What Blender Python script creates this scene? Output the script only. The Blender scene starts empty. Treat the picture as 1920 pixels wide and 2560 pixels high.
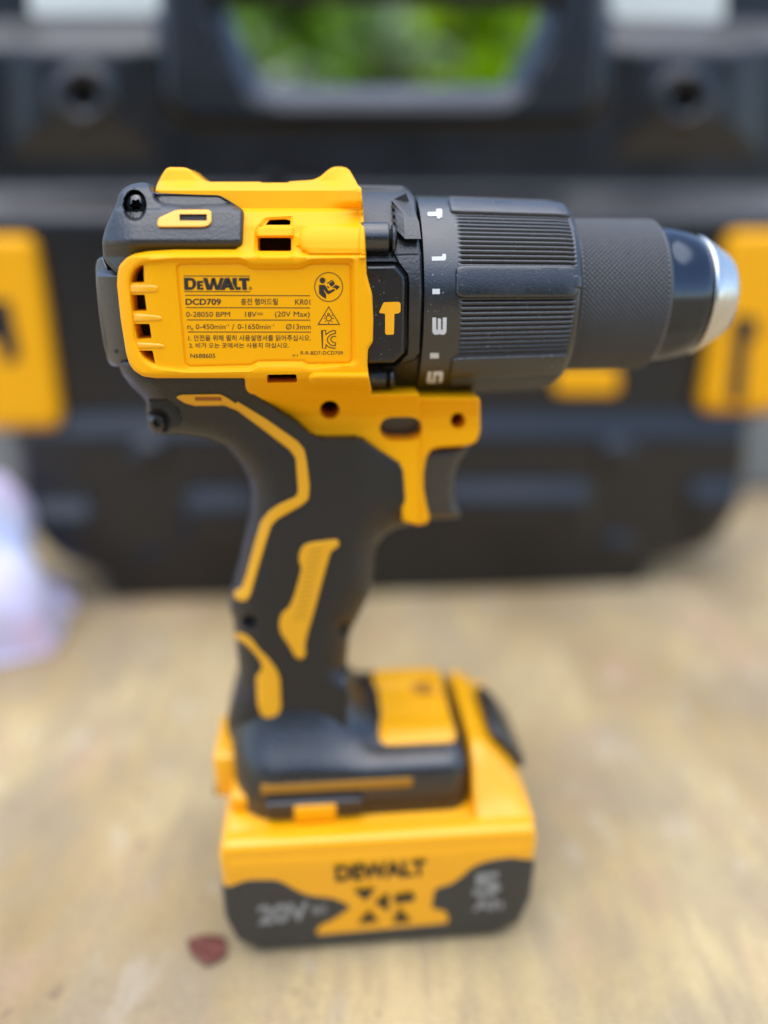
import bpy, bmesh, math, random
import numpy as np
from mathutils import Vector
from mathutils.geometry import delaunay_2d_cdt

R = math.radians
random.seed(7)
rng = np.random.default_rng(7)
scene = bpy.context.scene
COL = scene.collection

# ------------------------------------------------------------------ camera
F_PX = 1923.0                       # focal length in pixels of a 1920-wide picture
PITCH = R(20.0)
CAM = np.array([0.0, -201.0, 196.0])   # millimetres
cam_data = bpy.data.cameras.new('camera')
cam = bpy.data.objects.new('camera', cam_data)
COL.objects.link(cam)
cam.location = CAM * 0.001
cam.rotation_euler = (math.pi / 2 - PITCH, 0, 0)
cam_data.sensor_fit = 'HORIZONTAL'
cam_data.sensor_width = 36.0
cam_data.lens = 36.0 * F_PX / 1920.0
cam_data.clip_start = 0.01
cam_data.clip_end = 200.0
cam_data.dof.use_dof = True
cam_data.dof.focus_distance = 0.1696
cam_data.dof.aperture_fstop = 3.3
scene.camera = cam

# ------------------------------------------------------------------ sky, sun, exposure
SUN_EL, SUN_AZ = R(81), R(205)      # a veiled sun, high over the viewer's left shoulder
world = bpy.data.worlds.new('World')
scene.world = world
world.use_nodes = True
wn = world.node_tree
for n in list(wn.nodes):
    wn.nodes.remove(n)
w_out = wn.nodes.new('ShaderNodeOutputWorld')
w_bg = wn.nodes.new('ShaderNodeBackground')
w_sky = wn.nodes.new('ShaderNodeTexSky')
w_sky.sky_type = 'NISHITA'
w_sky.sun_disc = False
w_sky.sun_elevation = SUN_EL
w_sky.sun_rotation = SUN_AZ
w_sky.air_density = 1.0
w_sky.dust_density = 1.0
w_sky.ozone_density = 1.0
w_bg.inputs['Strength'].default_value = 0.15
wn.links.new(w_sky.outputs[0], w_bg.inputs['Color'])
wn.links.new(w_bg.outputs[0], w_out.inputs['Surface'])
sun_data = bpy.data.lights.new('sun', 'SUN')
sun_data.energy = 1.5
sun_data.angle = R(92)
sun_data.color = (1.0, 0.98, 0.95)
sun = bpy.data.objects.new('sun', sun_data)
COL.objects.link(sun)
sdir = Vector((math.sin(SUN_AZ) * math.cos(SUN_EL), math.cos(SUN_AZ) * math.cos(SUN_EL), math.sin(SUN_EL)))
sun.rotation_euler = (-sdir).to_track_quat('-Z', 'Y').to_euler()
sun.location = sdir * 3
scene.view_settings.view_transform = 'Standard'
scene.view_settings.look = 'None'
scene.view_settings.exposure = 1.25
scene.view_settings.gamma = 1.0

# ------------------------------------------------------------------ materials
def mat(name, color, rough=0.5, metal=0.0, bump=0.0, bscale=2500.0, spec=0.5, var=0.0, vscale=60.0, coat=0.0, bdist=0.0003, detail=2.0, rvar=0.0, dust=0.0):
    m = bpy.data.materials.new(name)
    m.use_nodes = True
    nt = m.node_tree
    b = nt.nodes['Principled BSDF']
    b.inputs['Base Color'].default_value = (*color, 1)
    b.inputs['Roughness'].default_value = rough
    b.inputs['Metallic'].default_value = metal
    b.inputs['Specular IOR Level'].default_value = spec
    b.inputs['Coat Weight'].default_value = coat
    tc = nt.nodes.new('ShaderNodeTexCoord')
    if bump > 0:
        n = nt.nodes.new('ShaderNodeTexNoise')
        n.inputs['Scale'].default_value = bscale
        n.inputs['Detail'].default_value = detail
        bp = nt.nodes.new('ShaderNodeBump')
        bp.inputs['Strength'].default_value = bump
        bp.inputs['Distance'].default_value = bdist
        nt.links.new(tc.outputs['Object'], n.inputs['Vector'])
        nt.links.new(n.outputs['Fac'], bp.inputs['Height'])
        nt.links.new(bp.outputs['Normal'], b.inputs['Normal'])
    if var > 0 or rvar > 0:
        n2 = nt.nodes.new('ShaderNodeTexNoise')
        n2.inputs['Scale'].default_value = vscale
        n2.inputs['Detail'].default_value = 5
        nt.links.new(tc.outputs['Object'], n2.inputs['Vector'])
        if var > 0:
            mx = nt.nodes.new('ShaderNodeMix')
            mx.data_type = 'RGBA'
            mx.inputs['A'].default_value = (*[c * (1 - var) for c in color], 1)
            mx.inputs['B'].default_value = (*[min(1, c * (1 + var)) for c in color], 1)
            nt.links.new(n2.outputs['Fac'], mx.inputs['Factor'])
            nt.links.new(mx.outputs['Result'], b.inputs['Base Color'])
        if rvar > 0:
            mr = nt.nodes.new('ShaderNodeMapRange')
            mr.inputs['From Min'].default_value = 0.3
            mr.inputs['From Max'].default_value = 0.7
            mr.inputs['To Min'].default_value = rough - rvar
            mr.inputs['To Max'].default_value = rough + rvar
            nt.links.new(n2.outputs['Fac'], mr.inputs['Value'])
            nt.links.new(mr.outputs['Result'], b.inputs['Roughness'])
    if dust > 0:
        n3 = nt.nodes.new('ShaderNodeTexNoise'); n3.inputs['Scale'].default_value = 1700; n3.inputs['Detail'].default_value = 1
        n4 = nt.nodes.new('ShaderNodeTexNoise'); n4.inputs['Scale'].default_value = 110; n4.inputs['Detail'].default_value = 2
        for n_ in (n3, n4): nt.links.new(tc.outputs['Object'], n_.inputs['Vector'])
        ad = nt.nodes.new('ShaderNodeMath'); ad.operation = 'MULTIPLY_ADD'; ad.inputs[1].default_value = 0.35
        nt.links.new(n4.outputs['Fac'], ad.inputs[0]); nt.links.new(n3.outputs['Fac'], ad.inputs[2])
        mr2 = nt.nodes.new('ShaderNodeMapRange')
        mr2.inputs['From Min'].default_value = 0.955 - dust * 0.05; mr2.inputs['From Max'].default_value = 1.02 - dust * 0.05
        mr2.inputs['To Max'].default_value = 0.8
        nt.links.new(ad.outputs[0], mr2.inputs['Value'])
        mx3 = nt.nodes.new('ShaderNodeMix'); mx3.data_type = 'RGBA'
        mx3.inputs['B'].default_value = (0.26, 0.25, 0.23, 1)
        src = b.inputs['Base Color'].links[0].from_socket if b.inputs['Base Color'].is_linked else None
        if src: nt.links.new(src, mx3.inputs['A'])
        else: mx3.inputs['A'].default_value = (*color, 1)
        nt.links.new(mr2.outputs['Result'], mx3.inputs['Factor']); nt.links.new(mx3.outputs['Result'], b.inputs['Base Color'])
    return m

M = {}
M['yellow'] = mat('yellow_plastic', (0.92, 0.41, 0.002), 0.42, spec=0.15, bump=0.25, bscale=1800, bdist=0.00012, rvar=0.05, vscale=120)
M['yellow_smooth'] = mat('yellow_smooth_plastic', (0.92, 0.41, 0.002), 0.25, spec=0.7, bump=0.06, bscale=900, bdist=0.0001, rvar=0.05, vscale=100)
M['yellow_trim'] = mat('yellow_trim_rubber', (0.76, 0.36, 0.006), 0.5, bump=0.3, bscale=1500, bdist=0.0002)
M['black'] = mat('black_plastic', (0.008, 0.0088, 0.0105), 0.40, spec=0.8, bump=0.55, bscale=1500, bdist=0.00028, detail=3, var=0.15, rvar=0.05, vscale=90)
M['black_fine'] = mat('black_fine_plastic', (0.007, 0.0078, 0.0095), 0.31, spec=1.0, bump=0.25, bscale=2600, bdist=0.0002, rvar=0.06, vscale=150, dust=0.6)
M['plate'] = mat('black_smooth_plate', (0.0065, 0.0068, 0.0085), 0.30, spec=0.6, bump=0.10, bscale=1800, bdist=0.0002, rvar=0.08, vscale=250, dust=1.0)
M['rubber'] = mat('dark_grip_rubber', (0.0095, 0.0097, 0.0102), 0.42, spec=0.55, bump=0.8, bscale=1300, bdist=0.0003, detail=3, var=0.12)
M['grey'] = mat('dark_grey_plastic', (0.034, 0.034, 0.031), 0.52, bump=0.3, bscale=1500, bdist=0.0002)
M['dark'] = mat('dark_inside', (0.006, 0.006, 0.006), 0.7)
M['ink'] = mat('black_ink', (0.022, 0.017, 0.008), 0.6)
M['white'] = mat('white_print', (0.62, 0.63, 0.62), 0.5)
M['greyprint'] = mat('grey_print', (0.25, 0.255, 0.25), 0.5)
M['shaded_yellow'] = mat('shaded_yellow_trim', (0.33, 0.150, 0.006), 0.55)  # trim yellow darkened for the foot stripe: recess shade put into the colour
M['sleeve'] = mat('knurled_black_metal', (0.042, 0.044, 0.048), 0.44, metal=0.0, bump=0.15, bscale=3000, bdist=0.0001, var=0.2, spec=0.6)
M['nickel'] = mat('black_nickel', (0.06, 0.068, 0.083), 0.12, metal=1.0)
M['steel'] = mat('bright_steel', (0.60, 0.60, 0.59), 0.27, metal=1.0, rvar=0.05, vscale=300, bump=0.15, bscale=2500, bdist=0.00005)
M['screw'] = mat('black_screw_steel', (0.09, 0.09, 0.094), 0.26, metal=0.9)
M['case'] = mat('case_black_plastic', (0.0055, 0.0063, 0.0085), 0.32, spec=0.6, bump=0.3, bscale=600, bdist=0.0004, var=0.15, rvar=0.06, vscale=25)
M['case_yellow'] = mat('case_yellow_plastic', (0.88, 0.40, 0.003), 0.5, spec=0.25, bump=0.2, bscale=800)

# ------------------------------------------------------------------ frames: a vertical reference plane that stands in the scene
class Frame:
    """local x along the plane, v = out of the plane towards the viewer's side, z up (mm)"""
    def __init__(self, ox, oy, yaw):
        self.o = np.array([ox, oy, 0.0]); self.yaw = yaw
        self.c, self.s = math.cos(yaw), math.sin(yaw)
        w = CAM - self.o
        self.eye = np.array([w[0] * self.c + w[1] * self.s, -w[0] * self.s + w[1] * self.c, w[2]])
    def front(self, P, h):
        P = np.asarray(P, float)
        x = (P[:, 0] - 960) / F_PX; y = (1280 - P[:, 1]) / F_PX
        st, ct = math.sin(PITCH), math.cos(PITCH)
        wx, wy, wz = x, y * st + ct, y * ct - st
        lx = wx * self.c + wy * self.s; ly = -wx * self.s + wy * self.c
        t = (-h - self.eye[1]) / ly
        return np.stack([self.eye[0] + t * lx, np.broadcast_to(-h, t.shape), self.eye[2] + t * wz], 1)
    def back(self, X, vb):
        Y = X.copy(); Y[:, 1] = -vb; return Y

class Direct:
    """P = (a, z) in mm"""
    def front(self, P, h):
        return np.stack([P[:, 0], -h, P[:, 1]], 1)
    def back(self, X, vb):
        Y = X.copy(); Y[:, 1] = -vb; return Y

class Plan:
    """P = (a, v) in mm seen from above, h = z"""
    def front(self, P, h):
        return np.stack([P[:, 0], -P[:, 1], h], 1)
    def back(self, X, vb):
        Y = X.copy(); Y[:, 2] = vb; return Y

AX_Z = 180.4                         # height of the spindle axis
class Cyl:
    """P = (a, s) on a drum about the spindle, s = angle in degrees (0 faces the viewer, + up), h = radius"""
    def front(self, P, h):
        t = np.radians(P[:, 1])
        return np.stack([P[:, 0], -h * np.cos(t), AX_Z + h * np.sin(t)], 1)
    def back(self, X, vb):
        Y = X.copy()
        r = np.hypot(X[:, 1], X[:, 2] - AX_Z)
        Y[:, 1] = X[:, 1] * vb / r; Y[:, 2] = AX_Z + (X[:, 2] - AX_Z) * vb / r
        return Y

DR = Frame(0, 0, R(4.5))
CS = Frame(0, 222, R(4.5))
DIRECT, PLAN, CYL = Direct(), Plan(), Cyl()

# traced-outline helpers: enlarged crops of the measured drawing
def crop(ox, oy, s):
    return lambda pts: [(ox + x / s, oy + y / s) for x, y in pts]
C1 = crop(220, 400, 2.2419); C2 = crop(860, 420, 1.5952); C3 = crop(560, 960, 2.4397)
C4 = crop(500, 1580, 1.8433); C6 = crop(0, 1000, 2.37); C8 = crop(440, 640, 3.6065)
CA = crop(900, 460, 5.925); CB = crop(900, 730, 5.925); CI = crop(780, 640, 13.825); CK = crop(780, 770, 13.825)
CE = crop(540, 2080, 2.0232)
D = crop(0, 0, 1 / 1.1573)

def fillet(poly, r, n=4):
    P = [np.array(p, float) for p in poly]; out = []
    N = len(P)
    for i in range(N):
        a, b, c = P[i - 1], P[i], P[(i + 1) % N]
        la, lc = np.linalg.norm(a - b), np.linalg.norm(c - b)
        if la < 1e-6 or lc < 1e-6:
            continue
        k = min(r, la * 0.45, lc * 0.45)
        p0, p2 = b + (a - b) / la * k, b + (c - b) / lc * k
        for j in range(n + 1):
            t = j / n
            out.append((1 - t) ** 2 * p0 + 2 * t * (1 - t) * b + t * t * p2)
    return np.array(out)

def densify(P, step, closed=True):
    out = []
    N = len(P)
    for i in range(N if closed else N - 1):
        a, b = P[i], P[(i + 1) % N]
        k = max(1, int(math.ceil(np.linalg.norm(b - a) / step)))
        for j in range(k):
            out.append(a + (b - a) * j / k)
    if not closed:
        out.append(P[-1])
    out = np.array(out)
    keep = np.ones(len(out), bool)
    for i in range(1, len(out)):
        if np.linalg.norm(out[i] - out[i - 1]) < 1e-4:
            keep[i] = False
    return out[keep]

def pdist(P, poly, closed=True):
    poly = np.asarray(poly, float); P = np.asarray(P, float)
    d = np.full(len(P), 1e18)
    N = len(poly)
    for i in range(N if closed else N - 1):
        a, b = poly[i], poly[(i + 1) % N]
        e = b - a; L = max(e @ e, 1e-12)
        t = np.clip(((P - a) @ e) / L, 0, 1)
        q = P - a - t[:, None] * e
        d = np.minimum(d, (q * q).sum(1))
    return np.sqrt(d)

def inside(P, poly):
    poly = np.asarray(poly, float)
    x, y = P[:, 0], P[:, 1]; r = np.zeros(len(P), bool)
    N = len(poly)
    for i in range(N):
        x0, y0 = poly[i - 1]; x1, y1 = poly[i]
        if y0 == y1:
            continue
        m = ((y0 > y) != (y1 > y)) & (x < (x1 - x0) * (y - y0) / (y1 - y0) + x0)
        r ^= m
    return r

def sd(P, poly):
    d = pdist(P, poly)
    return np.where(inside(P, poly), -d, d)

def ss(a, b, x):
    t = np.clip((x - a) / (b - a), 0, 1); return t * t * (3 - 2 * t)

def rnd(d, r, depth):
    """drop of a rounded edge at distance d from the edge"""
    t = np.clip(1 - d / r, 0, 1)
    return depth * (1 - np.sqrt(1 - t * t))

# ------------------------------------------------------------------ objects
def link(o, parent=None):
    COL.objects.link(o)
    if parent is not None:
        o.parent = parent
    return o

def tag(o, label=None, cat=None, group=None, kind=None):
    if label: o['label'] = label
    if cat: o['category'] = cat
    if group: o['group'] = group
    if kind: o['kind'] = kind
    return o

def mesh_obj(name, V, Fc, material, parent=None, sharp=35, smooth=True, scale=0.001):
    me = bpy.data.meshes.new(name)
    me.from_pydata([tuple(v) for v in np.asarray(V, float) * scale], [], [tuple(int(i) for i in f) for f in Fc])
    me.update()
    if smooth:
        me.polygons.foreach_set('use_smooth', [True] * len(me.polygons))
        me.set_sharp_from_angle(angle=R(sharp))
    if material is not None:
        me.materials.append(material)
    return link(bpy.data.objects.new(name, me), parent)

def empty(name, loc, rz=0):
    o = bpy.data.objects.new(name, None)
    o.location = loc; o.rotation_euler = (0, 0, rz); o.empty_display_size = 0.02
    return link(o)

def pillow(name, outline, hfun, vb, mp, material, parent, holes=(), step=6.0, edge=None, mirror=False, sharp=35, feats=()):
    B = densify(np.asarray(outline, float), step)
    H = [densify(np.asarray(h, float), step * 0.7) for h in holes]
    verts = [Vector(p) for p in B]; edges = [(i, (i + 1) % len(B)) for i in range(len(B))]
    for h in H:
        o = len(verts); verts += [Vector(p) for p in h]
        edges += [(o + i, o + (i + 1) % len(h)) for i in range(len(h))]
    x0, y0 = B.min(0); x1, y1 = B.max(0)
    gx = np.arange(x0, x1, step); gy = np.arange(y0, y1, step * 0.866)
    g = np.array([(x + (0.5 * step if j % 2 else 0), y) for j, y in enumerate(gy) for x in gx])
    sB = sd(g, B); ok = sB < -step * 0.55
    for h in H:
        ok &= sd(g, h) > step * 0.45
    pts = [g[ok]]
    if edge is not None:
        r = edge[0]
        for fr in (0.12, 0.3, 0.6, 1.0):
            dd = r * fr
            nx = np.roll(B, -1, 0) - np.roll(B, 1, 0)
            ln = np.maximum(np.linalg.norm(nx, axis=1), 1e-9)
            nrm = np.stack([-nx[:, 1], nx[:, 0]], 1) / ln[:, None]
            for sgn in (1, -1):
                q = B + sgn * nrm * dd
                s = sd(q, B)
                k = (s < -dd * 0.97)
                for h in H:
                    k &= sd(q, h) > step * 0.3
                pts.append(q[k])
    if feats:
        near = np.zeros(len(pts[0]), bool); ring = []
        for fp, offs in feats:
            fp = np.asarray(fp, float); near |= pdist(pts[0], fp) < max(abs(o_) for o_ in offs) + step * 0.3
            q0 = densify(fp, step * 0.75); t_ = np.roll(q0, -1, 0) - np.roll(q0, 1, 0)
            t_ /= np.maximum(np.linalg.norm(t_, axis=1), 1e-9)[:, None]; n_ = np.stack([-t_[:, 1], t_[:, 0]], 1)
            if sd(q0[:1] + n_[:1] * 0.5, fp)[0] < 0: n_ = -n_
            for o_ in offs:
                q = q0 + n_ * o_
                k = (np.abs(pdist(q, fp) - abs(o_)) < 0.15 * abs(o_) + 0.05) & (sd(q, B) < -step * 0.4)
                for h in H: k &= sd(q, h) > step * 0.35
                ring.append(q[k])
        pts[0] = pts[0][~near]; pts += ring
    G = np.concatenate(pts)
    verts += [Vector(p) for p in G]
    ov, oe, of, *_ = delaunay_2d_cdt(verts, edges, [], 0, 1e-5)
    P = np.array([(v[0], v[1]) for v in ov])
    T = np.array([f for f in of if len(f) == 3], int)
    cen = P[T].mean(1)
    k = inside(cen, B)
    for h in H:
        k &= ~inside(cen, h)
    T = T[k]
    used = np.unique(T); rm = -np.ones(len(P), int); rm[used] = np.arange(len(used)); P = P[used]; T = rm[T]
    h = np.asarray(hfun(P), float) + np.zeros(len(P))
    if edge is not None:
        h = h - rnd(pdist(P, B), edge[0], edge[1])
    X = mp.front(P, h)
    a, b, c = X[T[:, 0]], X[T[:, 1]], X[T[:, 2]]
    n = np.cross(b - a, c - a)
    if isinstance(mp, Plan):
        out = n[:, 2].sum()
    elif isinstance(mp, Cyl):
        ctr = X[T].mean(1); rad = ctr - np.array([0, 0, AX_Z]); rad[:, 0] = 0
        out = (n * rad).sum()
    else:
        out = -n[:, 1].sum()
    if out < 0:
        T = T[:, ::-1]
    cnt = {}
    for t in T:
        for i in range(3):
            e = (t[i], t[(i + 1) % 3]); cnt[e] = 1
    bd = [e for e in cnt if (e[1], e[0]) not in cnt]
    n0 = len(X)
    if mirror:
        Xb = X.copy(); Xb[:, 1] = -X[:, 1] + 2 * 0
    else:
        Xb = mp.back(X, vb)
    V = np.concatenate([X, Xb])
    Fc = [tuple(t) for t in T] + [tuple(t[::-1] + n0) for t in T]
    Fc += [(e[1], e[0], e[0] + n0, e[1] + n0) for e in bd]
    return mesh_obj(name, V, Fc, material, parent, sharp)

def flat(name, polys, v, material, parent, mp=DR, dv=0.0, join=True):
    """flat print: list of polygons (px) laid at depth v (number or function of px)"""
    V = []; Fc = []
    for p in polys:
        p = np.asarray(p, float); h = v(p) if callable(v) else np.full(len(p), float(v))
        X = mp.front(p, h); o = len(V); V += list(X)
        Fc.append(tuple(range(o, o + len(p))))
    o = mesh_obj(name, V, Fc, material, parent, smooth=False)
    bm = bmesh.new(); bm.from_mesh(o.data); bm.normal_update()
    fl = [f for f in bm.faces if f.normal.y > 0]
    bmesh.ops.reverse_faces(bm, faces=fl)
    bmesh.ops.triangulate(bm, faces=bm.faces[:])
    bm.to_mesh(o.data); bm.free()
    return o

def stroke(pts, w, closed=False):
    P = [np.array(p, float) for p in pts]; N = len(P); out = []
    L, Rr = [], []
    for i in range(N):
        if closed:
            a, c = P[i - 1], P[(i + 1) % N]
        else:
            a, c = P[max(i - 1, 0)], P[min(i + 1, N - 1)]
        t = c - a; t /= max(np.linalg.norm(t), 1e-9); n = np.array([-t[1], t[0]])
        k = 1.0
        if (closed or 0 < i < N - 1):
            t1 = P[i] - P[i - 1]; t1 = t1 / max(np.linalg.norm(t1), 1e-9)
            k = 1 / max(0.45, abs(t @ t1))
        L.append(P[i] + n * w / 2 * k); Rr.append(P[i] - n * w / 2 * k)
    for i in range(N if closed else N - 1):
        j = (i + 1) % N
        out.append([L[i], L[j], Rr[j], Rr[i]])
    return out

def circle(cx, cy, rx, ry=None, n=32, a0=0, a1=360):
    ry = rx if ry is None else ry
    full = abs(a1 - a0) >= 360
    k = n if full else n + 1
    return [(cx + rx * math.cos(R(a0 + (a1 - a0) * i / n)), cy + ry * math.sin(R(a0 + (a1 - a0) * i / n))) for i in range(k)]

_tcache = {}
def text_polys(body, bold=0.0, spacing=1.0):
    cu = bpy.data.curves.new('lettering', 'FONT')
    cu.body = body; cu.offset = bold; cu.space_character = spacing; cu.resolution_u = 4
    ob = bpy.data.objects.new('lettering', cu); COL.objects.link(ob)
    dg = bpy.context.evaluated_depsgraph_get()
    me = bpy.data.meshes.new_from_object(ob.evaluated_get(dg))
    V = np.array([(v.co.x, v.co.y) for v in me.vertices]); Fc = [tuple(p.vertices) for p in me.polygons]
    bpy.data.objects.remove(ob); bpy.data.curves.remove(cu); bpy.data.meshes.remove(me)
    return V, Fc

def text(name, body, quad, v, material, parent, bold=0.0, spacing=1.0, mp=DR):
    """lettering fitted to a quad: top-left, top-right, bottom-right, bottom-left"""
    V, Fc = text_polys(body, bold, spacing)
    lo, hi = V.min(0), V.max(0); s = (V[:, 0] - lo[0]) / (hi[0] - lo[0]); t = (hi[1] - V[:, 1]) / (hi[1] - lo[1])
    q = [np.array(p, float) for p in quad]
    P = (1 - t)[:, None] * ((1 - s)[:, None] * q[0] + s[:, None] * q[1]) + t[:, None] * ((1 - s)[:, None] * q[3] + s[:, None] * q[2])
    h = v(P) if callable(v) else np.full(len(P), float(v))
    return mesh_obj(name, mp.front(P, h), Fc, material, parent, smooth=False)

def rect(x0, y0, x1, y1):
    return [(x0, y0), (x1, y0), (x1, y1), (x0, y1)]

def revolve(name, prof, n, material, parent, rmod=None, center=(0, AX_Z), sharp=30, cap=True):
    """prof: (a, r) list, about an axis along local x at (v, z)"""
    prof = np.asarray(prof, float); m = len(prof)
    th = np.arange(n) * 2 * math.pi / n
    A = np.repeat(prof[:, 0], n); Rr = np.repeat(prof[:, 1], n); Tt = np.tile(th, m)
    if rmod is not None:
        Rr = Rr + rmod(A, np.degrees(Tt))
    V = np.stack([A, -(center[0] + Rr * np.cos(Tt)), center[1] + Rr * np.sin(Tt)], 1)
    i = np.arange(m - 1)[:, None] * n; j = np.arange(n)[None, :]; j2 = (j + 1) % n
    Fc = np.stack([i + j, i + j2, i + n + j2, i + n + j], -1).reshape(-1, 4)
    Fc = [tuple(f[::-1]) for f in Fc]
    if cap:
        Fc.append(tuple(range(n))); Fc.append(tuple(range((m - 1) * n, m * n))[::-1])
    o = mesh_obj(name, V, Fc, material, parent, sharp)
    bm = bmesh.new(); bm.from_mesh(o.data); bmesh.ops.recalc_face_normals(bm, faces=bm.faces[:]); bm.to_mesh(o.data); bm.free()
    return o

def interp(xs, ys):
    xs = np.array(xs, float); ys = np.array(ys, float)
    return lambda x: np.interp(x, xs, ys)

def rbox(name, x0, x1, v0, v1, z0, z1, material, parent, bev=1.0, seg=3):
    bm = bmesh.new()
    bmesh.ops.create_cube(bm, size=1)
    for w in bm.verts:
        w.co = Vector(((x0 + x1) / 2 + w.co.x * (x1 - x0), -((v0 + v1) / 2 + w.co.y * (v1 - v0)), (z0 + z1) / 2 + w.co.z * (z1 - z0)))
    bmesh.ops.recalc_face_normals(bm, faces=bm.faces[:])
    bmesh.ops.bevel(bm, geom=bm.edges[:], offset=bev, segments=seg, profile=0.5, affect='EDGES')
    bmesh.ops.scale(bm, vec=(0.001,) * 3, verts=bm.verts[:])
    me = bpy.data.meshes.new(name); bm.to_mesh(me); bm.free()
    me.polygons.foreach_set('use_smooth', [True] * len(me.polygons)); me.set_sharp_from_angle(angle=R(40))
    me.materials.append(material)
    return link(bpy.data.objects.new(name, me), parent)

# ================================================================== ground
def ground_material():
    m = bpy.data.materials.new('pale_stone_ground'); m.use_nodes = True
    nt = m.node_tree; b = nt.nodes['Principled BSDF']; b.inputs['Roughness'].default_value = 0.8
    tc = nt.nodes.new('ShaderNodeTexCoord')
    def noise(scale, det=4, rough=0.55, off=0, sx=1.0):
        mpn = nt.nodes.new('ShaderNodeMapping'); mpn.inputs['Location'].default_value = (off, off * 0.7, 0)
        mpn.inputs['Scale'].default_value = (sx, 1, 1)
        n = nt.nodes.new('ShaderNodeTexNoise'); n.inputs['Scale'].default_value = scale
        n.inputs['Detail'].default_value = det; n.inputs['Roughness'].default_value = rough
        nt.links.new(tc.outputs['Object'], mpn.inputs['Vector']); nt.links.new(mpn.outputs['Vector'], n.inputs['Vector'])
        return n
    def ramp(n, stops):
        r = nt.nodes.new('ShaderNodeValToRGB')
        e = r.color_ramp.elements
        e[0].position, e[0].color = stops[0][0], (*stops[0][1], 1)
        e[1].position, e[1].color = stops[-1][0], (*stops[-1][1], 1)
        for p, c in stops[1:-1]:
            x = e.new(p); x.color = (*c, 1)
        nt.links.new(n.outputs['Fac'], r.inputs['Fac']); return r
    def mix(f, a, c, fac=None):
        mx = nt.nodes.new('ShaderNodeMix'); mx.data_type = 'RGBA'
        if fac is not None: mx.inputs['Factor'].default_value = fac
        else: nt.links.new(f.outputs[0], mx.inputs['Factor'])
        nt.links.new(a, mx.inputs['A'])
        if isinstance(c, tuple): mx.inputs['B'].default_value = (*c, 1)
        else: nt.links.new(c, mx.inputs['B'])
        return mx.outputs['Result']
    base = ramp(noise(7, 3, 0.45, 0, 2.0), [(0.30, (0.28, 0.188, 0.078)), (0.48, (0.42, 0.302, 0.138)), (0.66, (0.545, 0.413, 0.202))]).outputs['Color']
    grain = ramp(noise(30, 4, 0.6, 2.2, 4.5), [(0.42, (0, 0, 0)), (0.66, (0.6, 0.6, 0.6))])
    base = mix(grain, base, (0.33, 0.245, 0.145))
    grey = ramp(noise(12, 3, off=3.1, sx=1.6), [(0.47, (0, 0, 0)), (0.64, (0.62, 0.62, 0.62))])
    base = mix(grey, base, (0.30, 0.235, 0.150))
    pink = ramp(noise(15, 2, off=7.7, sx=1.5), [(0.55, (0, 0, 0)), (0.72, (0.55, 0.55, 0.55))])
    base = mix(pink, base, (0.47, 0.28, 0.185))
    wht = ramp(noise(38, 2, off=12.3, sx=1.8), [(0.60, (0, 0, 0)), (0.78, (0.45, 0.45, 0.45))])
    base = mix(wht, base, (0.60, 0.53, 0.43))
    spk = ramp(noise(150, 2, off=1.3), [(0.66, (0, 0, 0)), (0.76, (0.6, 0.6, 0.6))])
    base = mix(spk, base, (0.16, 0.09, 0.065))
    fine = ramp(noise(700, 4, 0.7), [(0.3, (0.75, 0.75, 0.75)), (0.7, (1.12, 1.12, 1.12))])
    mul = nt.nodes.new('ShaderNodeMix'); mul.data_type = 'RGBA'; mul.blend_type = 'MULTIPLY'; mul.inputs['Factor'].default_value = 0.7
    nt.links.new(base, mul.inputs['A']); nt.links.new(fine.outputs['Color'], mul.inputs['B'])
    nt.links.new(mul.outputs['Result'], b.inputs['Base Color'])
    bp = nt.nodes.new('ShaderNodeBump'); bp.inputs['Strength'].default_value = 0.5; bp.inputs['Distance'].default_value = 0.001
    nt.links.new(noise(260, 6, 0.6, 4).outputs['Fac'], bp.inputs['Height']); nt.links.new(bp.outputs['Normal'], b.inputs['Normal'])
    return m

gv, gf = [], []
xs = np.concatenate([[-60, -8, -2], np.linspace(-0.8, 0.8, 41), [2, 8, 60]])
ys = np.concatenate([[-60, -8, -2], np.linspace(-0.8, 0.9, 43), [2, 8, 60]])
for y in ys:
    for x in xs:
        near = math.exp(-((x / 0.7) ** 2 + (y / 0.7) ** 2))
        gv.append((x, y, -0.0006 + near * 0.0006 * (math.sin(x * 23 + 1) * math.cos(y * 19))))
nx = len(xs)
for j in range(len(ys) - 1):
    for i in range(nx - 1):
        gf.append((j * nx + i, j * nx + i + 1, (j + 1) * nx + i + 1, (j + 1) * nx + i))
tag(mesh_obj('ground', gv, gf, ground_material(), scale=1.0), kind='structure')

# ================================================================== tool case
case = empty('tool_case', (0, 0.222, 0), R(4.5))
tag(case, 'large black plastic tool case with yellow latches, standing upright behind the drill', 'tool case')
cout = fillet(D([(-110, -110), (350, -110), (1305, -110), (1750, -110), (1752, 55), (1705, 600), (1668, 885), (1618, 905), (1612, 1000), (1600, 1085), (1550, 1165), (1500, 1190), (1405, 1204), (1388, 1274),
                 (830, 1288), (242, 1299), (222, 1236), (130, 1205), (75, 1150), (52, 1060), (46, 960), (20, 930), (-60, 600), (-108, 55)]), 30)
opening = fillet(D([(478, -12), (1182, -12), (1160, 60), (1108, 165), (1085, 186), (590, 186), (558, 168), (512, 60)]), 30)
win_l = fillet(D([(62, -85), (343, -85), (343, 33), (62, 33)]), 22)
win_r = fillet(D([(1322, -85), (1568, -85), (1568, 45), (1322, 41)]), 22)
handle_zone = fillet(D([(342, -200), (1312, -200), (1305, 215), (1265, 262), (390, 262), (350, 215)]), 40)
block_l = fillet(D([(18, 58), (342, 58), (330, 330), (30, 330)]), 20)
block_r = fillet(D([(1320, 62), (1652, 62), (1640, 330), (1330, 330)]), 20)
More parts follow.
